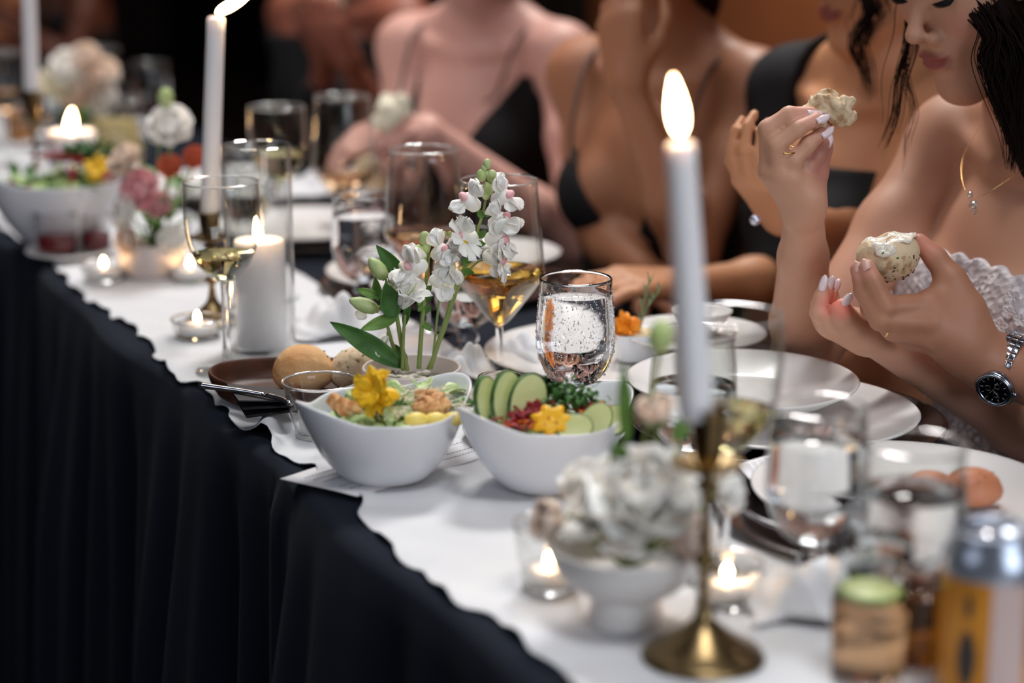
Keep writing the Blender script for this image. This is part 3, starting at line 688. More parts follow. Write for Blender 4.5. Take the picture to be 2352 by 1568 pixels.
# cucumber salad
KALE = mat('parsley', (44, 88, 34), .5, noise=(80, .3, .7), rgb2=(72, 120, 50)); BEET = mat('beet', (128, 14, 34), .35, noise=(60, .3, .7), rgb2=(170, 26, 44)); CARR = mat('carrot', (238, 122, 28), .45)
heap(b2, .053, .054, .008, 60, [LET, LETD, BEET], 'salad_greens', 'mixed greens and beet under the cucumber slices', 'salad')
CUF = mat('cucumber_flesh', (196, 206, 138), .35, noise=(40, .3, .7), rgb2=(214, 220, 164)); CUS = mat('cucumber_skin', (36, 72, 34), .35, noise=(90, .4, .6), rgb2=(80, 120, 62))
def cucumber(p, rx, rz, nrm, label, lean=0, th=.0062):
    t = thing('cucumber_slice', label, 'cucumber', p); x = Vector((0, 0, 1)).cross(Vector(nrm)).normalized(); n_ = Vector(nrm).normalized(); y = n_.cross(x)
    M = Matrix((x, y, n_)).transposed() @ Matrix.Rotation(lean, 3, 'Z')
    seg = 44
    def el(k, z, wob=0): return [M @ Vector((rx*k*math.cos(2*PI*j/seg)*(1 + wob*math.sin(j*3.1)), rz*k*math.sin(2*PI*j/seg)*(1 + wob*math.sin(j*3.1)), z)) for j in range(seg)]
    mb = MB(); mb.grid([el(.01, th/2), el(.55, th/2 + .0003), el(.93, th/2)], True); mb.grid([el(.93, -th/2), el(.01, -th/2)], True); mb.build('flesh', CUF, t)
    mb = MB(); mb.grid([el(.93, th/2), el(.985, th/2 - .0002, .01), el(1, th/4, .01), el(1, -th/4, .01), el(.985, -th/2 + .0002, .01), el(.93, -th/2)], True); mb.build('skin', CUS, t)
    return t
CL = ['first large cucumber slice at the left end of the standing row', 'second large cucumber slice of the standing row', 'third and widest cucumber slice in front of the herbs', 'left cucumber slice at the front right of the bowl', 'middle cucumber slice at the front right of the bowl', 'right cucumber slice leaning on the right rim']
cucumber(on(b2, 1118, 922, .0), .0135, .0240, (.62, -.75, .12), CL[0], .05)
cucumber(on(b2, 1162, 916, -.005), .0155, .0265, (.55, -.8, .18), CL[1], -.22)
cucumber(on(b2, 1212, 925, -.012), .019, .0275, (.45, -.86, .22), CL[2], -.35)
cucumber(on(b2, 1320, 982, -.052), .0165, .012, (0, -.85, .5), CL[3], .15)
cucumber(on(b2, 1368, 968, -.04), .0135, .0185, (-.1, -.85, .45), CL[4], -.6)
cucumber(on(b2, 1410, 966, -.022), .0125, .0165, (-.15, -.85, .45), CL[5], -.75)
strands('beet_shreds', 'dark red shredded beet heaped on the cucumber salad', 'beet', b2, [(1200, 960, -.035), (1215, 950, -.03), (1230, 940, -.02), (1190, 972, -.045), (1350, 945, -.01), (1225, 930, -.015)], BEET, 14, .017, .0011, (.006, .005, .003))
strands('carrot_shreds', 'orange carrot shreds on the cucumber salad', 'carrot', b2, [(1335, 952, -.02), (1350, 958, -.025), (1370, 930, .015), (1205, 975, -.045), (1432, 967, .005), (1250, 945, -.02)], CARR, 6, .014, .0009, (.006, .005, .003))
t = thing('parsley_sprigs', 'curly green parsley heaped in the middle of the cucumber salad', 'herb', b2); t['kind'] = 'stuff'; mb = MB()
for (x, y, dy, n, sp) in ((1275, 905, 0, 60, .007), (1320, 920, .0, 80, .009), (1345, 912, .01, 60, .008), (1295, 925, -.01, 50, .007), (1250, 915, 0, 40, .006), (1310, 895, .005, 24, .005)):
    c = on(b2, x, y, dy)
    for i in range(n):
        p = c + Vector((RN.gauss(0, sp), RN.gauss(0, sp*.8), RN.gauss(0, sp*.6)))
        mb.blade(petal_M(p, RN.uniform(0, 6.3), RN.uniform(-.4, 1.3)), .006, .005, roundp, bend=RN.uniform(-2, 2), ruf=.2, nu=3, nv=4)
mb.tube([on(b2, 1312, 905, 0), on(b2, 1322, 880, 0), on(b2, 1318, 868, 0)], .0006, 5)
o = mb.build('leaves', KALE, t, b2); o['kind'] = 'stuff'
p = on(b2, 1266, 966, -.05); t = thing('yellow_pepper', 'star-cut yellow pepper piece in the middle of the cucumber salad', 'vegetable', p); mb = MB(); rows = []
A = frame((1, 0.1, .1), (-.15, -.85, .5))
for k, z in ((.01, .0035), (.35, .0025), (.65, .0045), (.9, .003), (1, .0), (.9, -.002), (.01, -.002)):
    rows.append([A @ Vector((.0165*k*(1 + .16*math.cos(7*a)*k)*math.cos(a), .0135*k*(1 + .16*math.cos(7*a)*k)*math.sin(a), z)) for a in [2*PI*j/70 for j in range(70)]])
mb.grid(rows, True); mb.build('flesh', mat('yellow_pepper', (244, 178, 20), .4, noise=(90, .35, .6), rgb2=(250, 196, 44)), t)
for (a, b) in ((-.002, .002), (.004, -.003), (-.006, -.004)):
    mb = MB(); mb.ell(A @ Vector((a, b, .0035)), .0011); mb.build('spot', mat('pepper_spot', (190, 80, 10), .5), t)

# menu card under the left bowl, jar, tumbler, board, rolls
q = [T(643, 1102), T(820, 1146), T(1182, 1030), T(1000, 1000)]
t = thing('menu_card', 'white menu card lying under the Caesar bowl with a corner past the table edge', 'menu', T(900, 1080)); mb = MB(); rows = []
for i in range(13):
    u = i/12; rows.append([tuple((q[0]*(1 - u) + q[3]*u)*(1 - v) + (q[1]*(1 - u) + q[2]*u)*v + Vector((0, 0, .0012 + .0015*math.sin(u*6 + v*2)**2))) for v in [j/5 for j in range(6)]])
mb.grid(rows); mb.build('sheet', PAPER, t, t.location, solid=.0003)
INK = mat('ink', (96, 96, 108), .8); mb = MB()
def cardp(u, v): return (q[0]*(1 - u) + q[3]*u)*(1 - v) + (q[1]*(1 - u) + q[2]*u)*v + Vector((0, 0, .0017 + .0015*math.sin(u*6 + v*2)**2))
for v in (.2, .32, .44, .66, .78):
    for (u0, u1) in ((.06, .34), (.62, .94)):
        u = u0
        while u < u1:
            l = RN.uniform(.006, .016); P = [cardp(u + l*k/4, v + .012*math.sin(k*2.6)) for k in range(5)]; mb.tube(P, .00018, 3); u += l + .008
o = mb.build('lettering', INK, t, t.location)
vt = P0(738, 1000); votive(vt, 'clear glass votive tumbler left of the Caesar bowl holding an unlit candle', .0255, .0365, .054)
t = thing('tealight_candle', 'unlit cream candle inside the clear tumbler left of the Caesar bowl', 'candle', vt + Vector((0, 0, .0043)))
mb = MB(); mb.lathe([(.0003, 0), (.0205, 0), (.0225, .02), (.021, .0225), (.0003, .0215)], 32); mb.build('wax', WAX, t)
mb = MB(); mb.tube([(0, 0, .02), (0, 0, .027)], .0006, 6); mb.build('wick', WICK, t)
jp = P0(1153, 925); jp.y = 1.87; t = thing('glass_jar', 'small ridged glass jar with flared rim behind the cucumber slices', 'jar', jp)
mb = MB(); O = [(.014, 0), (.0165, .001), (.018, .008), (.0185, .024), (.0205, .0275), (.0205, .029), (.022, .031), (.0222, .033), (.0242, .0355), (.0246, .0385)]
mb.lathe([(.0003, 0)] + O + [(.0240, .0395)] + [(r - .0015, z) for r, z in O[::-1] if z > .003] + [(.0003, .003)], 48); mb.build('glass', GLASS, t)
# bread board
bc = P0(694, 918); t = thing('bread_tray', 'oval dark wooden bread tray left of the Caesar bowl holding two rolls', 'tray', bc, None, math.radians(-8)); mb = MB(); rows = []
for f, z in ((.02, .0), (.80, .0), (.90, .004), (.985, .019), (1.0, .0265), (.975, .029), (.945, .0265), (.88, .009), (.80, .006), (.02, .006)):
    rows.append([(.099*f*math.cos(a), .070*f*math.sin(a), z + (.003*math.cos(a)**2 if z > .01 else 0)) for a in [2*PI*j/64 for j in range(64)]])
mb.grid(rows, True); mb.build('tray', WOOD, t, sub=1)
def roll(p, R, label, m, name='bread_roll', seeds=False, group=None):
    t = thing(name, label, 'bread roll', p, group); mb = MB(); rows = []
    for i in range(19):
        th = PI*i/18; row = []
        for j in range(32):
            a = 2*PI*j/32; k = 1 + .05*math.sin(2*a + R[0]*900) + .03*math.sin(3*a + 2)*math.sin(th) + .012*math.sin(7*a + 9*th)
            z = -math.cos(th); z = z*R[2]*(1.0 if z > 0 else .55)
            row.append((R[0]*math.sin(th)**.85*math.cos(a)*k, R[1]*math.sin(th)**.85*math.sin(a)*k, z + R[2]*.55))
        rows.append(row)
    mb.grid(rows, True); mb.build('crust', m, t)
    mb = MB()
    for i in range(26 if seeds else 7):
        a = RN.uniform(0, 6.3); th = RN.uniform(.2, 1.2); q = Vector((R[0]*math.sin(th)**.85*math.cos(a), R[1]*math.sin(th)**.85*math.sin(a), R[2]*.55 + R[2]*math.cos(th)))
        mb.ell(q, (.0016, .001, .0007), nu=4, nv=6)
    o = mb.build('seeds', mat('herb_seed', (150, 118, 78) if seeds else (90, 100, 50), .7), t); o['kind'] = 'stuff'; return t
roll(bc + Vector((.0, .012, .0065)), (.0335, .030, .031), 'smooth golden bread roll on the wooden tray', BREADG)
roll(bc + Vector((.058, .014, .0065)), (.030, .027, .029), 'pale seeded roll on the wooden tray behind the vase', BREADS, seeds=True)
# black napkin and butter knife on the tray
t = thing('folded_napkin', 'folded black napkin lying across the left end of the bread tray', 'napkin', bc + Vector((-.07, -.01, .02))); mb = MB()
a, b, c, d = T(520, 884, .033), T(664, 900, .030), T(668, 925, .029), T(548, 925, .032)
for k in range(3):
    z = Vector((.002*k, 0, -.0035*k + .001)); mb.add([a + z, b + z, c + z*1.4, d + z*1.8 + Vector((0, 0, -.002*k))], [(0, 3, 2, 1)])
mb.build('cloth', mat('black_napkin', (30, 30, 34), .7), t, t.location, solid=.0015, smooth=False)
t = thing('butter_knife', 'steel butter knife resting on the black napkin on the tray', 'knife', T(560, 903, .034)); mb = MB()
P = [T(457, 884, .039), T(500, 890, .038), T(560, 898, .037), T(610, 907, .036), T(645, 916, .035), T(668, 928, .034)]
P = smooth_pts(P, 4); mb.tube(P[:13], [.0034 - .0001*i for i in range(13)], 8); mb.build('handle', STEEL, t, t.location)
mb = MB(); mb.tube(P[12:], [.0022 + .0009*math.sin(PI*i/(len(P) - 13)) for i in range(len(P) - 12)], 8); mb.build('blade', STEEL, t, t.location)
# small plate with a dark napkin, seen between and behind the two salad bowls
q = P0(1250, 985); q.y = 1.785; plate('side_plate', .080, q, 'small white plate behind the two salad bowls with a dark napkin on it', h=.012)
t = thing('dark_napkin', 'folded charcoal napkin on the small plate behind the salad bowls', 'napkin', q + Vector((0, 0, .0125)))
for k in range(3):
    mb = MB(); mb.box(M4(Matrix.Rotation(.1*k - .1, 3, 'Z'), (0.002*k, 0, .003*k + .0015)), (.128 - .008*k, .085 - .006*k, .0028)); mb.build('cloth' if k == 0 else 'fold', mat('charcoal_napkin', (58, 58, 62), .8), t, bev=.001)
# ------------------------------------------------------------------ the blush vase and its five stems
def vase(loc, label, r=.0505, h=.050):
    t = thing('flower_vase', label, 'vase', loc); mb = MB()
    mb.lathe([(.0003, 0), (r - .001, 0), (r, .001), (r, h - .001), (r - .0006, h), (r - .0024, h), (r - .003, h - .001), (r - .003, .006), (.0003, .005)], 72); mb.build('pot', VASE, t)
    mb = MB(); mb.lathe([(.0003, h*.60), (r - .0032, h*.60)], 40); mb.build('water', mat('murky_water', (150, 150, 130), .1), t)
    return t
vl = P0(945, 952); vl = Vector((T(945, 952).x, 1.885, TOP + .001))
vase(vl, 'low round blush vase in focus behind the two salad bowls', h=.046)
t = thing('pebbles', 'small white pebbles heaped inside the front blush vase', 'pebbles', vl + Vector((0, 0, .026)), None); t['kind'] = 'stuff'; mb = MB()
for i in range(46):
    a = RN.uniform(0, 6.3); r = RN.uniform(0, .042); mb.ell((r*math.cos(a), r*math.sin(a), RN.uniform(0, .006)), (.005, .004, .003), nu=5, nv=7)
o = mb.build('stones', mat('pebble_white', (206, 202, 190), .5), t); o['kind'] = 'stuff'
def F(x, y, dy=0): return V(x, y, 1.885 + dy)
def stem_of(t, pts, r0, r1, m=STEM):
    P = smooth_pts(pts, 7); n = len(P); mb = MB(); mb.tube(P, [r0 + (r1 - r0)*i/(n - 1) for i in range(n)], 9); mb.build('stem', m, t, t.location); return P
def leaf(t, a, b, W, m=LEAFD, face=(0.1, -1, .35), bend=.35, cup=.22, ruf=.02):
    d = Vector(b) - Vector(a); L = d.length*(1 + abs(bend)*.05); mb = MB(); M = M4(frame(d, face) @ Matrix.Rotation(bend*.5, 3, 'Y'), a)
    mb.blade(M, L, W, leafp, bend=bend, cup=cup, ruf=ruf, nu=12, nv=6); return mb.build('leaf', m, t, t.location, solid=.0003)
SB = F(930, 842, .0)
# alstroemeria
t = thing('alstroemeria_stem', 'white alstroemeria with broad green leaves at the left of the front vase', 'flower', F(925, 850))
stem_of(t, [F(935, 850), F(922, 790), F(912, 730), F(905, 690)], .0026, .0019); stem_of(t, [F(928, 850, .01), F(905, 800, .01), F(893, 760, .01), F(880, 700, .008)], .0023, .0016)
stem_of(t, [F(924, 846, -.004), F(926, 780, -.004), F(930, 722, -.006)], .002, .0016)
leaf(t, F(925, 842), F(760, 740), .026, bend=-.5); leaf(t, F(915, 726, -.004), F(828, 757, -.015), .016, LEAF, bend=.5)
leaf(t, F(935, 650, .004), F(864, 563, .01), .019, bend=.25); leaf(t, F(905, 730, -.012), F(884, 650, -.016), .0275, bend=.3, face=(.4, -1, .1))
leaf(t, F(868, 690), F(862, 636), .011, LEAF); leaf(t, F(870, 682, -.005), F(818, 664, -.01), .011, LEAF, bend=-.4); leaf(t, F(928, 750), F(940, 686, -.01), .009); leaf(t, F(933, 838, .01), F(905, 790, .012), .014, bend=.5)
def trumpet(t, base, d, L, R, m, mo=None, n=6, open_=.8, name='petal'):
    A = frame(d, (.2, -.6, .8)); base = Vector(base)
    for k in range(n):
        a = 2*PI*k/n + .3; mb = MB()
        Rm = A @ Matrix.Rotation(a, 3, 'X') @ Matrix.Rotation(-.12, 3, 'Y')
        mb.blade(M4(Rm, base), L*RN.uniform(.9, 1.08), R*(.75 if k % 2 else .55), lambda u: .3 + .9*math.sin(PI*min(1, .12 + u*.86))**.8*u**.5 if u < .98 else .05, bend=open_, cup=-.25, ruf=.05, nu=10, nv=6)
        mb.build(name, (mo if mo and k % 3 == 0 else m), t, t.location, solid=.0003)
    mb = MB()
    for k in range(4): q = base + A @ Vector((L*.3, 0, 0)); mb.tube([q, q + A @ Vector((L*.6, .004*math.cos(k*1.6), .004*math.sin(k*1.6)))], .0004, 5)
    mb.build('stamens', BUD, t, t.location)
def budm(t, a, b, r, m=BUD):
    a, b = Vector(a), Vector(b); d = b - a; mb = MB(); mb.tube([a, a + d*.12, a + d*.4, a + d*.7, a + d*.93, b], [r*.35, r*.75, r, r*.85, r*.4, r*.08], 12); mb.build('bud', m, t, t.location)
    for k in range(3):
        mb = MB(); A = frame(d) @ Matrix.Rotation(k*2.1, 3, 'X'); mb.blade(M4(A, a + A @ Vector((0, 0, r*.55))), d.length*.98, r*1.6, leafp, bend=-.35, cup=-.3, nu=8, nv=4); mb.build('sepal', m, t, t.location, solid=.0003)
trumpet(t, F(922, 705, -.01), F(960, 640, -.02) - F(922, 712, 0), .038, .030, PETW, open_=.95)
trumpet(t, F(890, 770, .01), F(868, 815, .0) - F(905, 760, .01), .026, .024, PETW, open_=.5)
trumpet(t, F(895, 665, .012), F(925, 620, .01) - F(895, 670, .012), .026, .024, PETW, BUD, open_=.4)
budm(t, F(868, 712), F(802, 688, -.01), .0078); budm(t, F(886, 640), F(848, 592), .0082); budm(t, F(902, 650), F(905, 620), .006)
mb = MB(); mb.blade(M4(frame(F(822, 735) - F(838, 712), (.2, -1, .2)), F(838, 708, .01)), .013, .013, roundp, bend=.5, cup=.3); mb.build('petal', PETW, t, t.location, solid=.0003)
for (x0, y0, x1, y1) in ((880, 700, 868, 712), (892, 690, 886, 640), (905, 690, 922, 705), (893, 760, 890, 770), (905, 690, 895, 665)): stem_of(t, [F(x0, y0), F((x0 + x1)/2, (y0 + y1)/2 - 4), F(x1, y1)], .0014, .0012)
# snapdragons
def snap(t, p, d, s, pink=True):
    """one snapdragon blossom: a pouch tube with two frilled lips and a coloured throat"""
    A = frame(Vector(d) + Vector((RN.uniform(-.2, .2), RN.uniform(-.2, .2), RN.uniform(-.2, .2))), (0, -.3, 1)); p = Vector(p); mb = MB(); s *= RN.uniform(1.05, 1.25)
    mb.tube([p + A @ Vector((x*s, 0, 0)) for x in (0, .15, .5, .85, 1)], [.18*s, .33*s, .38*s, .36*s, .22*s], 12); mb.build('blossom_tube', PETW, t, t.location)
    for (el, n, L, W) in ((.9, 3, .95, .8), (-.75, 3, .8, .75)):
        for k in range(n):
            mb = MB(); Rm = A @ Matrix.Rotation((k - (n-1)/2)*.75, 3, 'Z' if el > 0 else 'Z') @ Matrix.Rotation(-el*.7, 3, 'Y')
            mb.blade(M4(Rm, p + A @ Vector((.75*s, 0, .16*s*(1 if el > 0 else -1)))), L*s*RN.uniform(.85, 1.2), W*s*RN.uniform(1.0, 1.35), roundp, bend=RN.uniform(.5, 1.3)*(1 if el > 0 else -1), cup=RN.uniform(-.1, .3), ruf=.11, nu=9, nv=8); mb.build('petal', PETW, t, t.location, solid=.0003)
    mb = MB(); mb.ell(p + A @ Vector((1.0*s, 0, -.02*s)), (.26*s, .3*s, .2*s), M=A); mb.build('throat', PETP if pink else CHEESE, t, t.location)
    mb = MB()
    for k in range(4): mb.blade(M4(A @ Matrix.Rotation(k*PI/2, 3, 'X') @ Matrix.Rotation(-.5, 3, 'Y'), p), .5*s, .3*s, leafp, bend=.5, nu=4, nv=3)
    mb.build('calyx', LEAF, t, t.location)
def sbud(t, c, r, d=(0, 0, 1)):
    mb = MB(); c = Vector(c); mb.ell(c, (r, r, r*1.25), M=frame(Vector(d).orthogonal(), d)); mb.build('bud', BUD, t, t.location)
    mb = MB()
    for k in range(4): mb.blade(petal_M(c - Vector(d).normalized()*r*1.1, k*PI/2, .9), r*1.3, r*1.1, leafp, bend=.6, nu=4, nv=3)
    mb.build('calyx', STEM, t, t.location)
t = thing('snapdragon_stem', 'tall white and pink snapdragon rising in front of the amber wine glass', 'flower', F(985, 850))
stem_of(t, [F(988, 846), F(1022, 740), F(1050, 650), F(1078, 590), F(1100, 520), F(1115, 460), F(1120, 385)], .0026, .0010)
for (x, y, dx, dz, s) in ((1098, 478, -1, .9, .0185), (1132, 462, 1, .75, .0185), (1092, 545, -1.2, .5, .019), (1126, 520, 1.2, .8, .019), (1118, 548, 1.1, .1, .018), (1112, 585, 1.1, -.2, .018)):
    snap(t, F(x, y, -.008), Vector((dx, -.7, dz)), s)
for (x, y, r) in ((1119, 376, .0042), (1112, 386, .003), (1106, 403, .0052), (1130, 405, .0055), (1121, 433, .0058), (1118, 400, .003), (1116, 448, .004)): sbud(t, F(x, y, -.004), r)
for (x, y, x1, y1) in ((1110, 500, 1095, 480), (1112, 495, 1135, 480), (1090, 560, 1072, 535), (1098, 545, 1118, 530), (1080, 585, 1062, 560), (1092, 560, 1116, 560), (1075, 610, 1060, 595), (1068, 600, 1092, 590), (1055, 640, 1045, 620), (1062, 620, 1090, 628)):
    leaf(t, F(x, y, -.006), F(x1, y1, -.012), .0085, LEAF, bend=.5)
t = thing('snapdragon_stem', 'shorter white snapdragon with green buds in the middle of the front vase', 'flower', F(962, 850))
stem_of(t, [F(962, 846), F(968, 760), F(974, 690), F(982, 610), F(985, 570), F(1000, 550), F(1030, 538)], .0026, .0009)
for (x, y, dx, dz, s, pk) in ((978, 610, -.9, .3, .0185, True), (998, 590, .6, .5, .0185, True), (990, 640, .9, -.2, .018, False), (1000, 615, 1, .0, .018, False), (965, 620, -1, .5, .018, False)): snap(t, F(x, y, -.006), Vector((dx, -.8, dz)), s, pk)
for (x, y, r) in ((963, 585, .0085), (976, 548, .0062), (1008, 549, .0052), (1019, 538, .003), (1033, 538, .0026), (978, 568, .005)): sbud(t, F(x, y, -.004), r)
for (x, y, x1, y1) in ((972, 720, 990, 700), (974, 700, 960, 715), (972, 740, 990, 760), (978, 670, 992, 655), (974, 690, 994, 680), (970, 700, 956, 690)): leaf(t, F(x, y), F(x1, y1, -.005), .008, LEAF)
# cosmos
def cosmos(t, c, R, nrm, n=8):
    A = Vector((0, 0, 1)).rotation_difference(Vector(nrm).normalized()).to_matrix().to_4x4()
    for k in range(n):
        mb = MB(); M = Matrix.Translation(c) @ A @ petal_M(Vector((0, 0, 0)), 2*PI*k/n, .12)
        mb.blade(M, R*RN.uniform(.95, 1.2), R*.62, lambda u: (.3 + .85*u)*(1 if u < .86 else .86), bend=RN.uniform(-.6, .2), cup=.15, ruf=.05, nu=8, nv=6); mb.build('petal', PETW, t, t.location, solid=.0003)
    mb = MB()
    for i in range(30): a = i*2.4; r = R*.17*math.sqrt(i/30); mb.ell(A @ Vector((r*math.cos(a), r*math.sin(a), .0012)) + Vector(c), .0007, nu=4, nv=5)
    mb.build('eye', mat('pollen_yellow', (224, 190, 30), .7), t, t.location)
    mb = MB()
    for k in range(8): mb.blade(Matrix.Translation(c) @ A @ petal_M(Vector((0, 0, -.003)), k*PI/4, -.1), R*.42, R*.12, leafp, bend=.3, nu=5, nv=2)
    mb.build('sepal', LEAF, t, t.location)
t = thing('cosmos_flower', 'white cosmos with yellow eye leaning in front of the tall snapdragon', 'flower', F(1005, 850))
stem_of(t, [F(992, 846), F(1003, 740), F(1012, 660), F(1022, 610), F(1040, 575), F(1058, 562)], .0013, .0009); cosmos(t, F(1068, 553, -.02), .0215, (.55, -.35, .35))
t = thing('cosmos_flower', 'white cosmos seen from the side, nodding right over the amber wine', 'flower', F(990, 850))
stem_of(t, [F(982, 848), F(1020, 760), F(1050, 668), F(1072, 628), F(1100, 600), F(1128, 598), F(1143, 604)], .0016, .0009); cosmos(t, F(1152, 604, -.02), .021, (.95, -.15, .1))

# ------------------------------------------------------------------ glasses, plates and chargers of the middle
def B0(x, y): v = T(x, y, -.004); v.z += .0012; return v
def at_w(x, y, mindist=0): return B0(x, y)
q = B0(1320, 957); stemglass('goblet', q, 'water goblet misted with condensation behind the cucumber salad', WATER, 0.128, gm=WET); gt = D.objects['water_goblet.%03d' % 3] if 'water_goblet.003' in D.objects else None
GT = [o for o in D.objects if o.get('label', '').startswith('water goblet misted')][0]; mb = MB()
for i in range(1500):
    k = RN.uniform(0, len(GOB) - 2); r_, z_ = GOB[int(k)]
    if z_ < .04 or (z_ > .128 and RN.random() < .5): continue
    z_ += RN.uniform(-.003, .003); a = RN.uniform(-PI, .2); s_ = RN.choice((.00035, .0004, .0005, .0006, .0009)); mb.ell((r_*math.cos(a), r_*math.sin(a), min(.141, z_)), (s_, s_, s_*RN.choice((1, 1.2, 2.2))), nu=4, nv=6)
o = mb.build('condensation', WATER, GT); o['kind'] = 'stuff'
q = Vector((V(1147, 700, 2.011).x, 2.011, TOP - .002)); stemglass('big', q, 'large wine glass of amber wine behind the snapdragon', AMBER, .1225)
q = Vector((V(976, 600, 2.235).x, 2.235, TOP - .002)); stemglass('big', q, 'large wine glass behind the amber one, part filled with rose wine', PINKW, .1215)
q = Vector((V(1075, 600, 2.12).x, 2.12, TOP - .002)); stemglass('goblet', q, 'water goblet between the two large wine glasses', WATER, .12)
q = Vector((V(835, 600, 2.37).x, 2.37, TOP - .002)); stemglass('goblet', q, 'frosty water goblet left of the rose wine glass', WATER, .12, gm=WET)
q = P0(523, 853); stemglass('wine', q, 'wine glass with a little white wine left of the bread rolls', PALEW, .132)
charger(B0(1805, 985), 'dark charger under the near pair of white plates at right', .158)
plate('dinner_plate', .137, B0(1790, 990) + Vector((0, 0, .0055)), 'large white dinner plate reaching furthest right beneath a deeper plate', h=.018)
plate('deep_plate', .117, B0(1702, 966) + Vector((0, 0, .0190)), 'deep white plate stacked askew on the large dinner plate at right', h=.026)
charger(B0(2066, 1195), 'glossy black charger under the plate with the brown roll', .160)
plate('dinner_plate', .134, B0(2078, 1175) + Vector((0, 0, .0055)), 'white dinner plate holding two brown roll halves at lower right', h=.018)
rp = B0(2132, 1200) + Vector((0, 0, .012)); roll(rp, (.025, .021, .021), 'brown roll half seen through the near goblet', mat('brown_crust', (176, 108, 76), .5, noise=(26, .3, .7), rgb2=(196, 130, 96)))
roll(B0(2228, 1192) + Vector((0, 0, .012)), (.027, .022, .021), 'brown roll half at the right of the plate beside the other', mat('brown_crust', (0, 0, 0)))
charger(B0(1520, 872), 'dark charger rim showing beyond the stacked small plates', .175)
plate('dinner_plate', .14, B0(1400, 848) + Vector((0, 0, .0055)), 'wide white plate behind the misted goblet with a butter bowl on it', h=.018)
plate('side_plate', .082, B0(1590, 845) + Vector((0, 0, .030)), 'small white side plate with the spoon bowl behind the taper', h=.012)
q = B0(1610, 838) + Vector((0, 0, .036)); t = thing('sauce_bowl', 'small white bowl on the side plate behind the taper', 'bowl', q); mb = MB()
mb.lathe([(.0003, 0), (.016, 0), (.026, .012), (.034, .026), (.0335, .0268), (.031, .025), (.022, .012), (.0003, .004)], 44); mb.build('bowl', PLATE, t)
q = B0(1462, 850) + Vector((0, 0, .013)); t = thing('butter_ramekin', 'small white square bowl of butter garnished with orange petals and rosemary', 'bowl', q); mb = MB(); rows = []
for f, z in ((.02, 0), (.75, 0), (.82, .003), (.97, .030), (1, .031), (.94, .0305), (.85, .02), (.02, .02)): rows.append([(.0285*f*abs(math.cos(a))**.6*math.copysign(1, math.cos(a)), .0285*f*abs(math.sin(a))**.6*math.copysign(1, math.sin(a)), z) for a in [2*PI*j/48 + .01 for j in range(48)]])
mb.grid(rows, True); mb.build('bowl', PORC, t)
mb = MB(); mb.ell((0, 0, .024), (.022, .022, .011), jit=.05); mb.build('butter', mat('whipped_butter', (226, 206, 164), .6, bump=(300, .4)), t)
q2 = q + Vector((-.013, -.008, .036)); daisy(q2, .020, 'orange marigold on the butter bowl beside the misted goblet', ORG, 14, tilt=(-.1, -.8, .5), W=.4)
rb = q + Vector((.003, -.003, .034)); t = thing('rosemary_sprig', 'upright rosemary sprig stuck in the butter', 'herb', rb)
ROSM = mat('rosemary', (120, 140, 100), .6)
for k, (dx, dz, dx2) in enumerate(((.010, .056, .0), (.022, .045, .0))):
    P = smooth_pts([rb, rb + Vector((dx*.3, 0, dz*.5)), rb + Vector((dx, 0, dz))], 6); mb = MB(); mb.tube(P, .0008, 6); mb.build('stem', ROSM, t, rb)
    mb = MB()
    for i in range(22):
        p = P[min(len(P) - 1, 2 + i//2)]; mb.blade(petal_M(p, i*2.4, .9), .013, .0019, leafp, bend=.2, nu=4, nv=2)
    o = mb.build('needles', ROSM, t, rb); o['kind'] = 'stuff'
charger(B0(1020, 665), 'dark charger behind the misted goblet under two white plates', .165)
plate('dinner_plate', .137, B0(985, 655) + Vector((0, 0, .0055)), 'white plate behind the frosty goblet and the rose wine glass', h=.018)
plate('side_plate', .10, B0(1120, 640) + Vector((0, 0, .020)), 'smaller white plate lying over the rim of the plate behind the wine glasses', h=.018)
charger(B0(700, 548), 'dark charger further back, left of the frosty goblet', .160)
plate('dinner_plate', .137, B0(702, 545) + Vector((0, 0, .0055)), 'white plate further back under a folded napkin', h=.018)
charger(B0(470, 452), 'dark charger far back behind the standing candle glass', .160)
plate('dinner_plate', .137, B0(470, 450) + Vector((0, 0, .0055)), 'white plate far back beyond the hurricane glass', h=.018)
plate('side_plate', .085, B0(860, 440) + Vector((0, 0, .0)), 'small pale plate far back near the bread held by the black-strapped guest', h=.018)
def napkin(c, label, R=.05, H=.03, seed=1, m=LINEN):
    t = thing('linen_napkin', label, 'napkin', c); r_ = random.Random(seed); ph = [r_.uniform(0, 6) for _ in range(6)]; rows = []
    for i in range(26):
        row = []
        for j in range(26):
            x, y = -1 + 2*i/25, -1 + 2*j/25; g = max(0, 1 - .8*(x*x + y*y))
            z = H*g*(.6 + .4*math.sin(5*x + ph[0])*math.sin(4*y + ph[1])) + H*.3*abs(math.sin(6*(x + .6*y) + ph[2]))*g + .001
            row.append((x*R*(1 + .12*math.sin(4*y + ph[3])), y*R*(1 + .12*math.sin(4*x + ph[4])), z))
        rows.append(row)
    mb = MB(); mb.grid(rows); mb.build('cloth', m, t, solid=.0012); return t
napkin(P0(788, 762) + Vector((0, 0, .002)), 'crumpled white napkin heaped behind the bread rolls', .055, .042, 3)
napkin(P0(1010, 875) + Vector((.03, .01, .004)), 'white napkin corner standing between the blush vase and the glass jar', .035, .030, 5)
napkin(B0(1185, 835) + Vector((.01, .0, .004)), 'folded white napkin lying left of the misted goblet on the plate', .04, .026, 8)
napkin(B0(745, 470) + Vector((0, 0, .022)), 'folded napkin on the plate further back', .075, .03, 9)
napkin(P0(1840, 1395) + Vector((0, 0, .003)), 'crumpled white napkin between the nearest candlestick and the tumbler', .045, .03, 12)
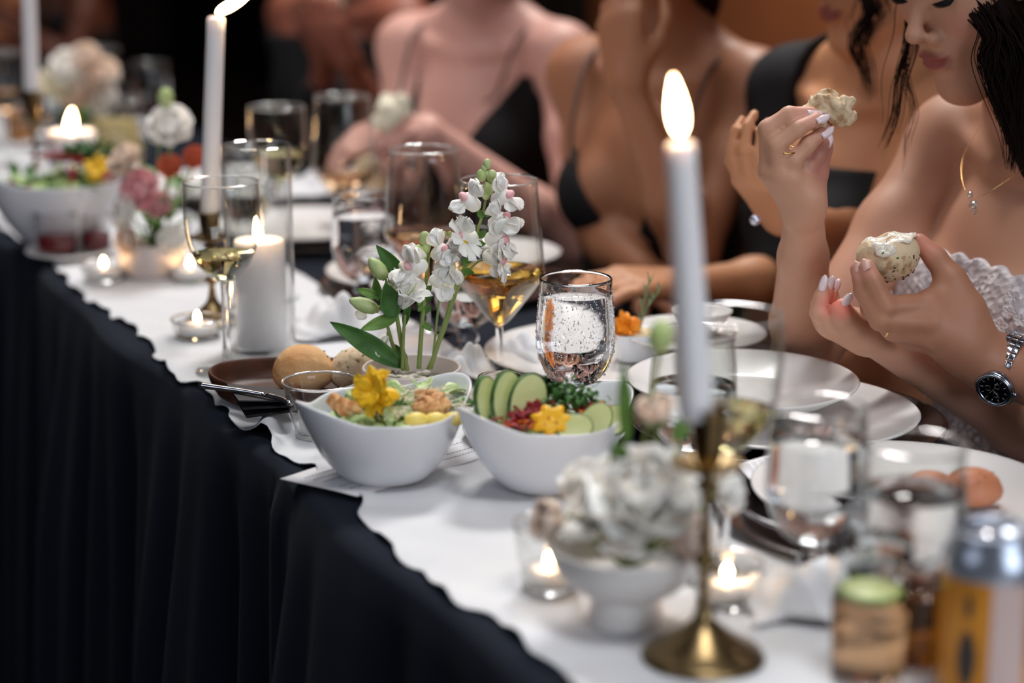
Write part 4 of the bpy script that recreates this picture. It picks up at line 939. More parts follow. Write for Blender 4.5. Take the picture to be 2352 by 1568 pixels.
napkin(P0(585, 690) + Vector((0, 0, .002)), 'napkin lying flat beside the pillar candle', .05, .01, 15)
t = thing('menu_card', 'white printed card behind the nearest wine glass at the plate edge', 'menu', B0(1735, 1100) + Vector((0, 0, .012))); mb = MB()
a, b, c, d = B0(1690, 1115), B0(1790, 1085), B0(1800, 1120), B0(1720, 1150); z = Vector((0, 0, .019)); mb.add([a + z, b + z, c + z, d + z], [(0, 3, 2, 1)]); mb.build('sheet', PAPER, t, t.location, solid=.0004, smooth=False)
mb = MB()
for k in range(4):
    for j in range(5): u, v = .2 + .15*k, .15 + .15*j; p = (a*(1 - v) + b*v)*(1 - u) + (d*(1 - v) + c*v)*u + z + Vector((0, 0, .0005)); mb.tube([p, p + Vector((.0025, .0008, 0)), p + Vector((.004, -.0004, 0))], .00018, 3)
mb.build('lettering', INK, t, t.location)
t = thing('dinner_fork', 'steel fork lying on the black charger below the roll plate', 'fork', B0(1730, 1238) + Vector((0, 0, .018))); mb = MB(); P = smooth_pts([B0(1712, 1222) + Vector((0, 0, .0165)), B0(1740, 1238) + Vector((0, 0, .0165)), B0(1800, 1262) + Vector((0, 0, .0165)), B0(1850, 1280) + Vector((0, 0, .0165))], 4)
mb.tube(P, [.003 - .0001*i for i in range(len(P))], 8); mb.build('handle', STEEL, t, t.location)
mb = MB()
for k in range(4): mb.tube([P[-1] + Vector((0, .0025*(k - 1.5), 0)), P[-1] + Vector((.03, -.012 + .0028*(k - 1.5), .001))], .0007, 5)
mb.build('tines', STEEL, t, t.location)

# ------------------------------------------------------------------ the candles and dishes of the left half
lc = candlestick(Vector((V(490, 745, 2.264).x, 2.264, TOP + .001)), .137, 'brass candlestick behind the wine glass at left', base=.036)
taper(Vector((lc.location.x, 2.264, TOP + .128)), V(496, 44, 2.264), .0112, .0105, 'tall white taper candle with a wind-blown flame leaning right', .046, .0062, fdir=(.86, 0, .42))
pl = P0(603, 800); t = thing('pillar_candle', 'white pillar candle inside the tall hurricane glass', 'candle', pl + Vector((0, 0, .0045))); mb = MB(); R = .029
mb.lathe([(.0003, 0), (R, 0), (R, .119), (R*.97, .1225), (R*.9, .121), (R*.5, .115), (.0003, .113)], 40); mb.build('wax', WAX, t)
mb = MB(); mb.tube([(0, 0, .112), (.001, 0, .121)], .0008, 6); mb.build('wick', WICK, t)
f = flame_mb(.032, .0055, (-.003, 0)); f.v = [p + Vector((0, 0, .117)) for p in f.v]; f.build('flame', FLAME, t)
t = thing('hurricane_glass', 'tall straight glass cylinder around the white pillar candle', 'candle holder', pl); mb = MB()
mb.lathe([(.0003, 0), (.0375, 0), (.039, .001), (.039, .234), (.0383, .2355), (.0376, .234), (.0376, .004), (.0003, .004)], 56); mb.build('glass', SHELL, t)
for (x, y, lb, sc) in ((455, 775, 'right beside the left brass candlestick', 1.15), (240, 645, 'at the foot of the far blush vase, by the table edge', 1.15), (438, 645, 'between the far blush vase and the wine glass', 1.15)):
    p = P0(x, y); votive(p, 'low glass votive cup ' + lb, .0235*sc, .027*sc, .022); tealight(p + Vector((0, 0, .0045)), 'lit tealight burning ' + lb, r=.020*sc)
v2 = P0(352, 630); vase(v2, 'blurred blush vase further back with a loose pink and white arrangement', r=.045, h=.045)
def G(x, y, dy=0): return V(x, y, v2.y + dy)
for (x, y, dy, R, m, lb, ti) in ((295, 376, .0, .024, PEACH, 'blurred peach rose left of the far blush vase arrangement', (-.5, -.5, .7)), (330, 440, -.01, .027, PETP, 'pale pink rose in the middle of the far arrangement', (-.3, -.8, .4)),
                             (300, 490, -.02, .024, PETW, 'white rose low at the left of the far arrangement', (-.7, -.6, .2)), (395, 555, -.02, .022, PETW, 'white rose low at the right of the far blush vase', (.4, -.8, .3)),
                             (395, 300, .0, .030, PETW, 'white blossom high in the far arrangement left of the taper', (-.1, -.7, .6)), (300, 550, -.03, .018, PEACH, 'cream bloom hanging over the rim of the far blush vase', (-.5, -.8, .1)), (362, 470, .0, .018, PETP, 'small pink bloom right of the pale pink rose', (.2, -.9, .3))):
    rose(G(x, y, dy), R, lb, m, tilt=ti, n=(4, 5, 6, 7), stem_to=v2 + Vector((0, 0, .03)))
for (x, y, dy, m, lb) in ((392, 385, 0, mat('coral_petal', (206, 100, 66), .6), 'coral red bloom under the white blossom of the far arrangement'), (450, 365, .02, mat('coral_petal', (0, 0, 0)), 'coral red bloom right behind the taper candle')):
    rose(G(x, y, dy), .016, lb, m, tilt=(0, -.8, .5), n=(4, 5, 6), stem_to=v2 + Vector((0, 0, .03)))
sprig('green_bud', 'green snapdragon bud topping the far arrangement', v2 + Vector((0, 0, .03)), G(380, 225, .01), 'flower', leaves=3, bud=(.011, .011, .014))
sprig('leafy_sprig', 'green leafy sprig low in the middle of the far arrangement', v2 + Vector((0, 0, .02)), G(365, 500, -.03), 'foliage', leaves=9, L=.035, W=.016)
sprig('leafy_sprig', 'tall green leaves beside the taper in the far arrangement', v2 + Vector((0, 0, .02)), G(430, 390, .0), 'foliage', leaves=8, L=.05, W=.018)
# the big far bowl, red preserves, saucer
b3 = P0(150, 566); wave_bowl(b3, 'largest white salad bowl at the far left of the frame', R=.098, H=.104, phi=.4, amp=.006, group=None)
heap(b3, .082, .085, .018, 60, [LET, LETD, BEET], 'beet_salad', 'beet and leaf salad filling the far left bowl', 'salad', L=.03, W=.02)
p = V(222, 388, b3.y - .05); daisy(p, .022, 'yellow flower on the far left bowl of salad', YEL, 12, tilt=(0, -.7, .6))
t = thing('parsley_sprigs', 'dark green parsley on the far left salad', 'herb', V(205, 352, b3.y)); t['kind'] = 'stuff'; mb = MB()
for i in range(120): mb.blade(petal_M(Vector((RN.gauss(0, .016), RN.gauss(0, .012), RN.gauss(0, .008))), RN.uniform(0, 6.3), RN.uniform(-.4, 1.3)), .013, .011, roundp, bend=RN.uniform(-2, 2), ruf=.2, nu=3, nv=3)
o = mb.build('leaves', KALE, t); o['kind'] = 'stuff'
strands('beet_shreds', 'dark red beet shreds on the far left salad', 'beet', b3, [(150, 362, 0), (240, 362, .02), (180, 365, 0), (255, 355, .03)], BEET, 26, .03, .002, (.014, .01, .005), .098)
ps = P0(165, 590); plate('saucer', .064, ps, 'white saucer under the two red preserves', cat='saucer', h=.012)
RED = mat('red_preserve', (128, 20, 30), .25, trans=.25)
tumbler(ps + Vector((-.018, -.008, .0055)), 'left glass pot of red preserve on the saucer', .026, .030, .060, RED, .026, name='preserve_pot', cat='jar', lname='preserve')
tumbler(ps + Vector((.033, .016, .0055)), 'right glass pot of red preserve on the saucer', .019, .022, .052, RED, .026, name='preserve_pot', cat='jar', lname='preserve')
# far candles and glasses
p = P0(170, 452); p = Vector((V(168, 400, 3.06).x, 3.06, TOP + .001)); t = thing('pillar_candle', 'wide white pillar candle burning behind the far left salad bowl', 'candle', p); mb = MB(); R = .0385
mb.lathe([(.0003, 0), (R, 0), (R, .123), (R*.96, .127), (R*.88, .125), (R*.5, .119), (.0003, .118)], 40); mb.build('wax', WAX, t)
mb = MB(); mb.tube([(0, 0, .117), (.001, 0, .126)], .001, 6); mb.build('wick', WICK, t)
f = flame_mb(.040, .0085, (.004, 0)); f.v = [q + Vector((0, 0, .122)) for q in f.v]; f.build('flame', FLAME, t)
lc = candlestick(Vector((V(84, 400, 3.0).x, 3.0, TOP + .001)), .198, 'far brass candlestick at the left edge of the frame')
taper(Vector((lc.location.x, 3.0, TOP + .188)), V(64, -75, 3.0), .0115, .0105, 'far white taper candle at the left edge, its flame above the frame')
for i, (k, x, Y, liq, lv, lb) in enumerate((('goblet', 560, 2.75, WATER, .12, 'water goblet behind the left taper candle'), ('wine', 640, 2.72, PALEW, .145, 'wine glass of pale wine behind the hurricane glass'),
        ('goblet', 300, 3.35, WATER, .11, 'water goblet behind the far arrangement'), ('wine', 238, 3.6, PALEW, .14, 'wine glass far back, its rim glinting against the dark'), ('goblet', 100, 3.75, WATER, .12, 'water goblet far back beside the far taper'),
        ('big', 790, 2.76, PINKW, .11, 'large wine glass beyond the frosty goblet'), ('goblet', 355, 4.0, WATER, .12, 'water goblet at the end of the far plates'), ('wine', 20, 3.5, PINKW, .14, 'wine glass at the left edge behind the salad'))):
    q = Vector((V(x, 400, Y).x, Y, TOP - .002)); s_, w_ = sw(q)
    if w_ < .31: q.z = TOP + .001
    stemglass(k, q, lb, liq, lv)
# carafe of infused water and a loose cream arrangement far back
p = Vector((V(262, 330, 3.28).x, 3.28, TOP + .001)); t = thing('glass_carafe', 'glass carafe of cloudy lemon water far back at left', 'carafe', p)
O = smoothprof([(.030, 0), (.040, .002), (.046, .03), (.047, .07), (.040, .11), (.026, .14), (.020, .165), (.024, .185)], 4); mb = MB(); mb.lathe([(.0003, 0)] + O + [(r - .0018, z) for r, z in O[::-1] if z > .004] + [(.0003, .004)], 48); mb.build('glass', GLASS, t)
mb = MB(); mb.lathe([(.0003, .0042)] + [(r - .0016, z) for r, z in O if .0042 < z < .12] + [(.0003, .12)], 40); mb.build('drink', mat('lemonade', (226, 208, 150), .1, trans=.35, ior=1.33), t)
v3 = Vector((V(185, 330, 3.45).x, 3.45, TOP + .001)); vase(v3, 'blush vase far back holding cream flowers', r=.045, h=.05)
for (x, y, R, m, lb) in ((200, 140, .028, PEACH, 'cream bloom topping the far flowers'), (160, 160, .032, PETW, 'white bloom left in the far cream flowers'), (235, 175, .03, PEACH, 'peach bloom right in the far cream flowers'), (135, 200, .034, CHEESE, 'cream rose low in the far flowers beside the far taper'), (245, 235, .03, PETW, 'white bloom low right in the far cream flowers'), (185, 215, .034, PEACH, 'peach rose in the heart of the far flowers')):
    rose(V(x, y, 3.43), R, lb, m, tilt=(RN.uniform(-.4, .4), -.8, .6), n=(4, 5, 6, 7), stem_to=v3 + Vector((0, 0, .03)))
sprig('leafy_sprig', 'olive leaves among the far cream flowers', v3 + Vector((0, 0, .03)), V(170, 190, 3.44), 'foliage', leaves=10, L=.06, W=.03)
tumbler(B0(20, 330) + Vector((.02, 0, 0)), 'orange drink in a tumbler at the left edge of the frame', .028, .033, .075, mat('orange_drink', (226, 160, 90), .1, trans=.4), .06)
# ------------------------------------------------------------------ people
SKIN = mat('skin', (214, 168, 142), 0.5, attr=True, sss=0.12, sss_s=0.006, sss_r=(1, .4, .25), bump=(240, .05))
HAIR = mat('dark_hair', (30, 18, 14), 0.7, spec=.12, noise=(60, .3, .7), rgb2=(22, 13, 10), bump=(180, .5))
NAIL = mat('pearly_nail', (236, 216, 220), 0.12, coat=.6)
LASH = mat('lash', (14, 9, 8), 0.7)
UP = Vector((0, 0, 1))
def v3(p): return Vector(p)
class Guest:
    def __init__(s, name, label, O, f, tone, head_c=None, face=None, h=0.006, hw=.165, slim=1.0, chest=True):
        s.O = Vector((O[0], O[1], TOP)); s.f = Vector((f[0], f[1], 0)).normalized(); s.r = Vector((s.f.y, -s.f.x, 0)); s.h = h; s.tone = lin(tone)
        s.t = thing(name, label, 'person', (O[0], O[1], 0)); s.off = tuple(s.t.location); s.B = Body(); s.paint = []; s.hw = hw
        P = s.P; B = s.B; M = frame(s.f); s.M = M; k = slim
        B.ell(P(0, 0, -.22), (.12*k, .165*k, .13), .05, M); B.ell(P(.0, 0, -.07), (.088*k, .125*k, .14), .05, M); B.ell(P(.01, 0, .09), (.094*k, .138*k, .15), .05, M)
        B.cap(P(-.01, -hw*.8, .228), P(-.01, hw*.8, .228), .040, .040, .05)
        for q in (-1, 1):
            if chest: B.ell(P(.070, q*.070, .075), (.052, .060, .058), .03, M)
            B.cap(P(-.015, q*.03, .30), P(-.01, q*(hw - .02), .245), .040, .034, .04)                 # trapezius
            B.cap(P(.055, q*.018, .232), P(.022, q*(hw - .03), .256), .0085, .008, .018)            # collar bone
            B.ell(P(-.005, q*hw, .232), .050, .04)
        s.chest_n = len(B.P)
        s.hc = Vector(head_c) if head_c is not None else P(.055, 0, .475)
        s.F = Vector(face).normalized() if face is not None else s.f
    def P(s, a, b, c): return s.O + s.f*a + s.r*b + UP*c
    def head(s, detail=True, tilt=0.0):
        B, C = s.B, s.hc; F = s.F; L = UP.cross(F).normalized(); U = F.cross(L).normalized(); s.L, s.U = L, U
        H = s.H = lambda a, b, c: C + F*a + L*b + U*c
        M = Matrix((F, L, U)).transposed(); s.HM = M
        s.B.cap(s.P(-.01, 0, .22), s.hc - U*.07 - F*.015, .050, .046, .04)
        B.ell(H(-.005, 0, .03), (.094, .074, .090), .02, M); B.ell(H(.030, 0, -.030), (.058, .056, .078), .03, M)
        B.ell(H(.050, 0, .052), (.042, .055, .045), .03, M)
        B.cap(H(.070, -.006, -.098), H(.070, .006, -.098), .0165, .0165, .025)
        for q in (-1, 1):
            B.cap(H(.066, q*.008, -.096), H(.0, q*.050, -.062), .014, .017, .025); B.ell(H(.058, q*.036, -.012), .022, .02)
            if detail:
                B.cap(H(.083, q*.012, .040), H(.070, q*.044, .038), .0075, .006, .012)
                B.ell(H(.0715, q*.031, .017), (.0125, .0145, .0115), .006, M)
                B.ell(H(.0955, q*.0135, -.0285), (.0088, .0062, .0068), .006, M)
                B.ell(H(-.012, q*.074, .0), (.018, .006, .028), .006, M)
        if detail:
            B.cap(H(.083, 0, .024), H(.108, 0, -.018), .0058, .0078, .012); B.ell(H(.109, 0, -.0215), (.0088, .0088, .0080), .006, M)
            B.ell(H(.078, 0, -.052), (.0165, .024, .022), .02, M)
            B.ell(H(.0945, 0, -.0505), (.0072, .0205, .0055), .004, M); B.ell(H(.0925, 0, -.0615), (.0080, .0185, .0068), .004, M)
            Mi = M
            s.paint += [(H(.098, 0, -.0555), ((.015, .0240, .0100), M), (142, 58, 62), .9), (H(.07, .042, -.02), ((.03, .02, .02), M), (206, 140, 122), .5), (H(.07, -.042, -.02), ((.03, .02, .02), M), (206, 140, 122), .5),
                        (H(.088, .0, -.032), ((.012, .018, .004), M), (150, 96, 84), .4)]
    def arm(s, sh, el, wr, r=(.044, .036, .034, .021)):
        s.B.cap(sh, v3(sh).lerp(v3(el), .45), r[0], r[1] + .003, .03); s.B.cap(v3(sh).lerp(v3(el), .45), el, r[1] + .003, r[1] - .004, .02)
        m = v3(el).lerp(v3(wr), .3); s.B.cap(el, m, r[2], r[2] + .002, .02); s.B.cap(m, wr, r[2] + .002, r[3], .02)
    def hand(s, w, d, nrm, curl=.5, side=1, k=1.0, thumb=.5):
        w, d = Vector(w), Vector(d).normalized(); nrm = Vector(nrm); nrm = (nrm - d*nrm.dot(d)).normalized(); lat = d.cross(nrm)*side; B = s.B
        tips = []
        for i, (la, fo, ln) in enumerate(((.027, .086, 1.0), (.009, .089, 1.1), (-.009, .085, 1.0), (-.025, .077, .8))):
            m = w + (lat*la + d*fo)*k; B.cap(w + lat*la*.5*k, m, .0155*k, .0115*k, .014)
            a = curl*.6; p = m; rr = .0088*k
            for j, l in enumerate((.040, .026, .020)):
                dd = d*math.cos(a) - nrm*math.sin(a); q = p + dd*l*ln*k; B.cap(p, q, rr, rr*.9, .004); p = q; a += curl*.95; rr *= .9
            tips.append((p, dd))
        b = w + (lat*.018 + d*.02 - nrm*.006)*k; m1 = b + (lat*.028 + d*.030 - nrm*.012)*k; m2 = m1 + (lat*.008 + d*.028 - nrm*.012*thumb*2)*k; m3 = m2 + (-lat*.006 + d*.022 - nrm*.010*thumb*2)*k
        B.cap(b, m1, .0155*k, .0115*k, .012); B.cap(m1, m2, .0105*k, .009*k, .004); B.cap(m2, m3, .009*k, .0075*k, .004)
        s.paint.append((p, (.02, .02, .02), (222, 140, 124), .5))
        return tips, m3
    def finish(s, box=None):
        s.fld = s.B.field(s.h, box=box); skin_mesh('body', s.fld, SKIN, s.t, s.off, s.paint, s.tone)
    def dress(s, name, m, cut, inflate=.005, h=None, extra=None, zlo=-.34):
        D_ = Body(); D_.P = s.B.P[:s.chest_n]
        if extra: 
            D_.P = list(D_.P); extra(D_)
        F, lo, hh, X = D_.field(h or max(.005, s.h), inflate)
        x, y, z = X[0][:, None, None], X[1][None, :, None], X[2][None, None, :]
        a = (x - s.O.x)*s.f.x + (y - s.O.y)*s.f.y; b = (x - s.O.x)*s.r.x + (y - s.O.y)*s.r.y
        F = np.maximum(F, np.broadcast_to(cut(a, b, z - TOP), F.shape).astype(np.float32)*.8)
        F[:, :, 0] = .05; F[:, :, -1] = .05
        return skin_mesh(name, (F, lo, hh, X), m, s.t, s.off)
    def skirt(s, m, spread=1.0):
        K = Body(); P = s.P
        K.ell(P(0, 0, -.23), (.135, .175, .12), .05, s.M)
        for q in (-1, 1):
            K.cap(P(.0, q*.085, -.25), P(.33, q*.095*spread, -.24), .085, .065, .05); K.cap(P(.33, q*.095*spread, -.24), P(.27, q*.10*spread, -.66), .06, .055, .04); K.cap(P(.27, q*.1*spread, -.70), P(.36, q*.1*spread, -.715), .035, .03, .02)
        K.ell(P(.14, 0, -.32), (.2, .12, .07), .06, s.M); K.cap(P(.29, 0, -.35), P(.27, 0, -.68), .07, .07, .06)
        return skin_mesh('skirt', K.field(.012), m, s.t, s.off)
    def hair(s, chains, m=HAIR, cap=True, h=.006):
        K = Body(); H = s.H
        if cap:
            K.ell(H(-.021, 0, .047), (.098, .086, .096), .02, s.HM); K.ell(H(-.075, 0, .0), (.045, .06, .07), .03, s.HM); K.ell(H(.030, 0, .096), (.062, .066, .034), .02, s.HM)
        for pts, rad in chains: K.chain(pts, rad, .02)
        return skin_mesh('hair', K.field(h), m, s.t, s.off)
    def locks(s, items, m=HAIR, name='hair_strands'):
        mb = MB()
        for pts, r, n, sp in items:
            base = smooth_pts(pts, 8)
            for i in range(n):
                o = [Vector((RN.gauss(0, sp), RN.gauss(0, sp), RN.gauss(0, sp))) for _ in range(3)]; N = len(base) - 1
                P = [p + o[0]*(1 - k/N) + o[1]*(k/N) + o[2]*math.sin(PI*k/N)*1.6 for k, p in enumerate(base)]
                N2 = int(N*RN.uniform(.82, 1)); mb.tube(P[:N2 + 1], [r*(1 - .75*(k/N2)) for k in range(N2 + 1)], 5)
        o = mb.build(name, m, s.t, s.off); o['kind'] = 'stuff'; return o
def nails(t, lst, m=NAIL, L=.013, W=.0095):
    for p, d, up in lst:
        mb = MB(); d = Vector(d).normalized(); mb.blade(M4(frame(d, up), Vector(p) - d*L*.35), L, W, lambda u: min(1, .75 + u)*math.sqrt(max(0, 1 - max(0, (u - .45)/.56)**2)), bend=-.35, cup=-.35, nu=6, nv=5)
        mb.build('nail', m, t, t.location, solid=.0007)
def chunk(name, loc, R, label, m=BREADS, crumb=True, group=None):
    t = thing(name, label, 'bread', loc, group); B = Body(); L = Vector(loc)
    for i in range(9): B.ell(L + Vector((RN.uniform(-.6, .6)*R[0], RN.uniform(-.6, .6)*R[1], RN.uniform(-.6, .6)*R[2])), [R[k]*RN.uniform(.4, .62) for k in range(3)], .004)
    F, lo, h, X = B.field(.0013 if R[0] < .03 else .003); k = 330
    gx, gy, gz = X[0][:, None, None], X[1][None, :, None], X[2][None, None, :]
    for q in range(7):
        w1, w2, w3 = [RN.uniform(-1, 1)*k*(1 + .35*q) for _ in range(3)]; F = F + (.0011/(1 + .5*q)*np.sin(gx*w1 + gy*w2 + gz*w3 + q)).astype(np.float32)
    skin_mesh('crumb', (F, lo, h, X), m, t, t.location); return t
fN = (-.899, -.438)
def eyes(g):
    H = g.H; mb = MB()
    for q in (-1, 1):
        for i in range(22):
            u = -1 + i/10.5; p = H(.0835 - .0035*u*u, q*(.031 + .0135*u), .0105 + .002*u*u); mb.tube([p, p + g.F*.005 - g.U*.003, p + g.F*.0105 - g.U*.0055], [.0012, .0008, .0003], 4)
    mb.build('eyelashes', LASH, g.t, g.off)['kind'] = 'stuff'
    for q in (-1, 1):
        mb = MB(); mb.tube([H(.0905, q*.012, .040), H(.087, q*.030, .047), H(.072, q*.050, .043)], [.0022, .0026, .001], 6); mb.build('eyebrow', HAIR, g.t, g.off)

# ---- the bride
br = Guest('person', 'woman in a white strapless lace dress, dark wavy hair, looking down and lifting bread', (.575, 2.034), fN, (200, 150, 124), h=.0024, hw=.162)
Fd = Vector((-.80, -.46, -.42)).normalized(); Ld = UP.cross(Fd).normalized(); Ud = Fd.cross(Ld)
mouth = V(2138, 140, 2.0); br.hc = mouth - Fd*.098 + Ud*.0555; br.F = Fd
br.head(True)
RS = br.P(.0, br.hw, .232); RE = V(1842, 830, 2.045); RW = V(1846, 478, 1.905)
br.B.cap(RS, v3(RS).lerp(RE, .4), .046, .041, .03); br.B.cap(v3(RS).lerp(RE, .4), RE, .041, .031, .02)
m_ = v3(RE).lerp(RW, .28); br.B.cap(RE, m_, .031, .034, .02); br.B.cap(m_, v3(RE).lerp(RW, .7), .034, .025, .01); br.B.cap(v3(RE).lerp(RW, .7), RW, .025, .0195, .01)
def HW(x, y, Y): return V(x, y, Y)
# right hand, back of the hand to the camera, pinching torn bread
mc = [HW(1768, 392, 1.892), HW(1792, 400, 1.884), HW(1818, 408, 1.884), HW(1842, 418, 1.892)]
for m in mc: br.B.cap(v3(RW).lerp(m, .05), m, .0175, .0118, .012)
fing = [[mc[0], HW(1763, 296, 1.888), HW(1812, 263, 1.888), HW(1862, 259, 1.892)], [mc[1], HW(1783, 334, 1.878), HW(1832, 296, 1.878), HW(1876, 273, 1.885)],
        [mc[2], HW(1822, 366, 1.880), HW(1856, 332, 1.882), HW(1888, 306, 1.888)], [mc[3], HW(1856, 378, 1.892), HW(1880, 352, 1.898), HW(1893, 330, 1.902)]]
for ch in fing: br.B.chain(ch, [.0105, .0092, .0080, .0066], .004)
br.B.chain([HW(1858, 452, 1.893), HW(1876, 398, 1.905), HW(1890, 340, 1.912), HW(1895, 292, 1.912)], [.0155, .0115, .0098, .0080], .012)
br.paint += [(HW(1876, 350, 1.9), (.02, .02, .05), (176, 104, 98), .6), (HW(1860, 262, 1.89), (.02, .02, .014), (226, 160, 144), .6)]
# left arm and hand under the groom's hand, palm up, long nails
LS = br.P(.0, -br.hw, .232); LE = Vector((.62, 1.95, TOP - .08)); LW = V(1990, 765, 1.885)
br.B.cap(LS, LE, .044, .032, .03); br.B.cap(LE, v3(LE).lerp(LW, .35), .032, .031, .02); br.B.cap(v3(LE).lerp(LW, .35), LW, .031, .0185, .02)
lm = [HW(1915, 752, 1.872), HW(1902, 740, 1.880), HW(1896, 728, 1.890), HW(1895, 716, 1.900)]
for m in lm: br.B.cap(v3(LW).lerp(m, .05), m, .017, .012, .012)
lf = [[lm[0], HW(1880, 718, 1.868), HW(1886, 684, 1.868), HW(1891, 662, 1.870)], [lm[1], HW(1882, 700, 1.878), HW(1894, 674, 1.880), HW(1904, 664, 1.882)], [lm[2], HW(1888, 700, 1.890), HW(1904, 682, 1.892), HW(1913, 672, 1.894)], [lm[3], HW(1898, 706, 1.902), HW(1910, 690, 1.906), HW(1916, 680, 1.908)]]
for ch in lf: br.B.chain(ch, [.0095, .0084, .0074, .0060], .004)
br.B.chain([HW(1960, 745, 1.868), HW(1940, 722, 1.862), HW(1928, 712, 1.860), HW(1936, 700, 1.860)], [.013, .0105, .009, .007], .008)
br.paint += [(HW(1898, 690, 1.88), (.014, .03, .016), (232, 140, 126), .7), (HW(1934, 706, 1.86), (.012, .014, .012), (236, 130, 112), .7)]
br.finish(box=(np.array([.2, 1.7, TOP - .25]), np.array([.95, 2.5, TOP + .75])))
nails(br.t, [(HW(1868, 253, 1.886), fing[0][3] - fing[0][2], (0, -.5, 1)), (HW(1885, 268, 1.879), fing[1][3] - fing[1][2], (0, -.6, .9)), (HW(1896, 301, 1.882), fing[2][3] - fing[2][2], (0, -.7, .8)), (HW(1898, 326, 1.898), fing[3][3] - fing[3][2], (0, -.7, .8))], L=.017, W=.0105)
nails(br.t, [(HW(1889, 656, 1.862), (.15, -.1, 1), (-.4, -1, 0)), (HW(1904, 657, 1.875), (.3, -.1, 1), (-.4, -1, 0)), (HW(1916, 662, 1.888), (.5, 0, 1), (-.4, -1, 0)), (HW(1941, 692, 1.853), (.7, 0, 1), (-.6, -1, 0))], L=.017, W=.0085)
LACE = mat('white_lace', (226, 220, 222), 0.75, voro=(90, .25, .55), rgb2=(188, 180, 184), bump=(140, 1.0, 'ShaderNodeTexVoronoi'))
br.dress('lace_bodice', LACE, lambda a, b, z: np.maximum(z - (.128 + .006*np.abs(np.sin(b*95)) + .012*np.cos(b*14) - a*.05), -z - .36), .005, h=.0035)
br.skirt(LACE)
mb = MB()                                                # applique flowers standing proud of the lace
for i in range(90):
    b = RN.uniform(-.13, .15); z = RN.uniform(-.22, .118)
    a = None
    for q in range(40):
        aa = .19 - q*.004; p = br.P(aa, b, z)
        c = ((aa - .01)/.100)**2 + (b/.144)**2 if z > .0 else ((aa)/.094)**2 + (b/.135)**2
        c2 = min(((aa - .07)/.057)**2 + ((b - s_*.07)/.065)**2 + ((z - .075)/.063)**2 for s_ in (-1, 1))
        if min(c, c2) < 1: a = aa; break
    if a is None: continue
    p = br.P(a + .004, b, z); nn = (br.f*.8 + br.r*b*6).normalized(); r_ = RN.uniform(.006, .011)
    for k in range(5):
        A = frame(Matrix.Rotation(k*2*PI/5 + i, 3, nn) @ UP, nn); mb.blade(M4(A, p), r_, r_*.8, roundp, bend=.3, cup=.2, nu=3, nv=3)
o = mb.build('lace_applique', mat('lace_thread', (236, 232, 234), .7), br.t, br.off, solid=.0006); o['kind'] = 'stuff'
# necklace, ring, bracelet
mb = MB(); nk = [br.P(.02, .075, .285), br.P(.085, .04, .235), V(2235, 452, 1.955), br.P(.085, -.05, .235), br.P(.02, -.08, .285)]
mb.tube(smooth_pts(nk, 8), .00028, 5); nl = mb.build('necklace', GOLD, br.t, br.off)
mb = MB(); mb.ell(V(2228, 447, 1.945), (.0032, .003, .0042)); mb.ell(V(2236, 472, 1.945), (.0050, .004, .0058)); mb.ell(V(2239, 487, 1.945), .0026); mb.build('pendant', mat('jewel', (232, 214, 196), .1, metal=.6), nl, smooth=False).location = -Vector(br.off)
def ring_mb(c, ax, r, th, seg=24):
    A = frame(ax); mb = MB(); mb.tube([Vector(c) + A @ Vector((0, r*math.cos(2*PI*i/seg), r*math.sin(2*PI*i/seg))) for i in range(seg + 1)], th, 6); return mb
ring_mb(HW(1806, 344, 1.881), fing[2][1] - fing[2][0], .0108, .0009).build('ring', GOLD, br.t, br.off)
bw = v3(LE).lerp(LW, .96); bm = ring_mb(V(1972, 762, 1.885), LW - LE, .0205, .0007); bm.ell(V(1968, 738, 1.868), .0022); bm.ell(V(1962, 778, 1.866), .0018); bm.build('bracelet', GOLD, br.t, br.off)
# lashes, brows, hair
eyes(br); H = br.H
def X(x, y, Y): return V(x, y, Y)
br.hair([([H(-.02, -.082, .05), X(2330, 60, 2.0), X(2345, 220, 1.98), X(2380, 380, 1.96)], [.038, .034, .030, .018]), ([H(.03, -.070, .08), X(2288, 40, 1.97), X(2300, 150, 1.965)], [.022, .020, .012]),
         ([H(.05, .045, .095), H(.01, .082, .06), H(-.03, .085, .0)], [.018, .02, .02])])
br.locks([([H(.065, -.060, .075), X(2262, 30, 1.955), X(2272, 150, 1.95), X(2322, 300, 1.945), X(2325, 400, 1.94)], .0009, 70, .0035), ([H(.07, -.055, .07), X(2256, 60, 1.95), X(2262, 130, 1.95), X(2298, 210, 1.945), X(2345, 300, 1.94)], .0008, 40, .0025),
          ([H(.03, -.07, .07), X(2300, 60, 1.96), X(2312, 200, 1.95), X(2330, 330, 1.95)], .001, 90, .006), ([H(.01, -.08, .05), X(2340, 80, 1.97), X(2348, 200, 1.95)], .001, 90, .008),
          ([H(.075, .05, .075), X(2098, -10, 2.08), X(2092, 90, 2.08), X(2066, 180, 2.07), X(2056, 270, 2.06), X(2026, 350, 2.05)], .0008, 26, .0035), ([H(.075, .05, .07), X(2104, 0, 2.08), X(2085, 150, 2.075), X(2106, 250, 2.07), X(2088, 320, 2.06), X(2080, 400, 2.05)], .0006, 10, .0025),
          ([X(2262, 60, 1.95), X(2320, 230, 1.94), X(2308, 390, 1.93)], .0008, 6, .004)])
chunk('torn_roll', V(1908, 254, 1.906), (.026, .012, .0180), 'torn piece of seeded roll pinched in the raised manicured hand')
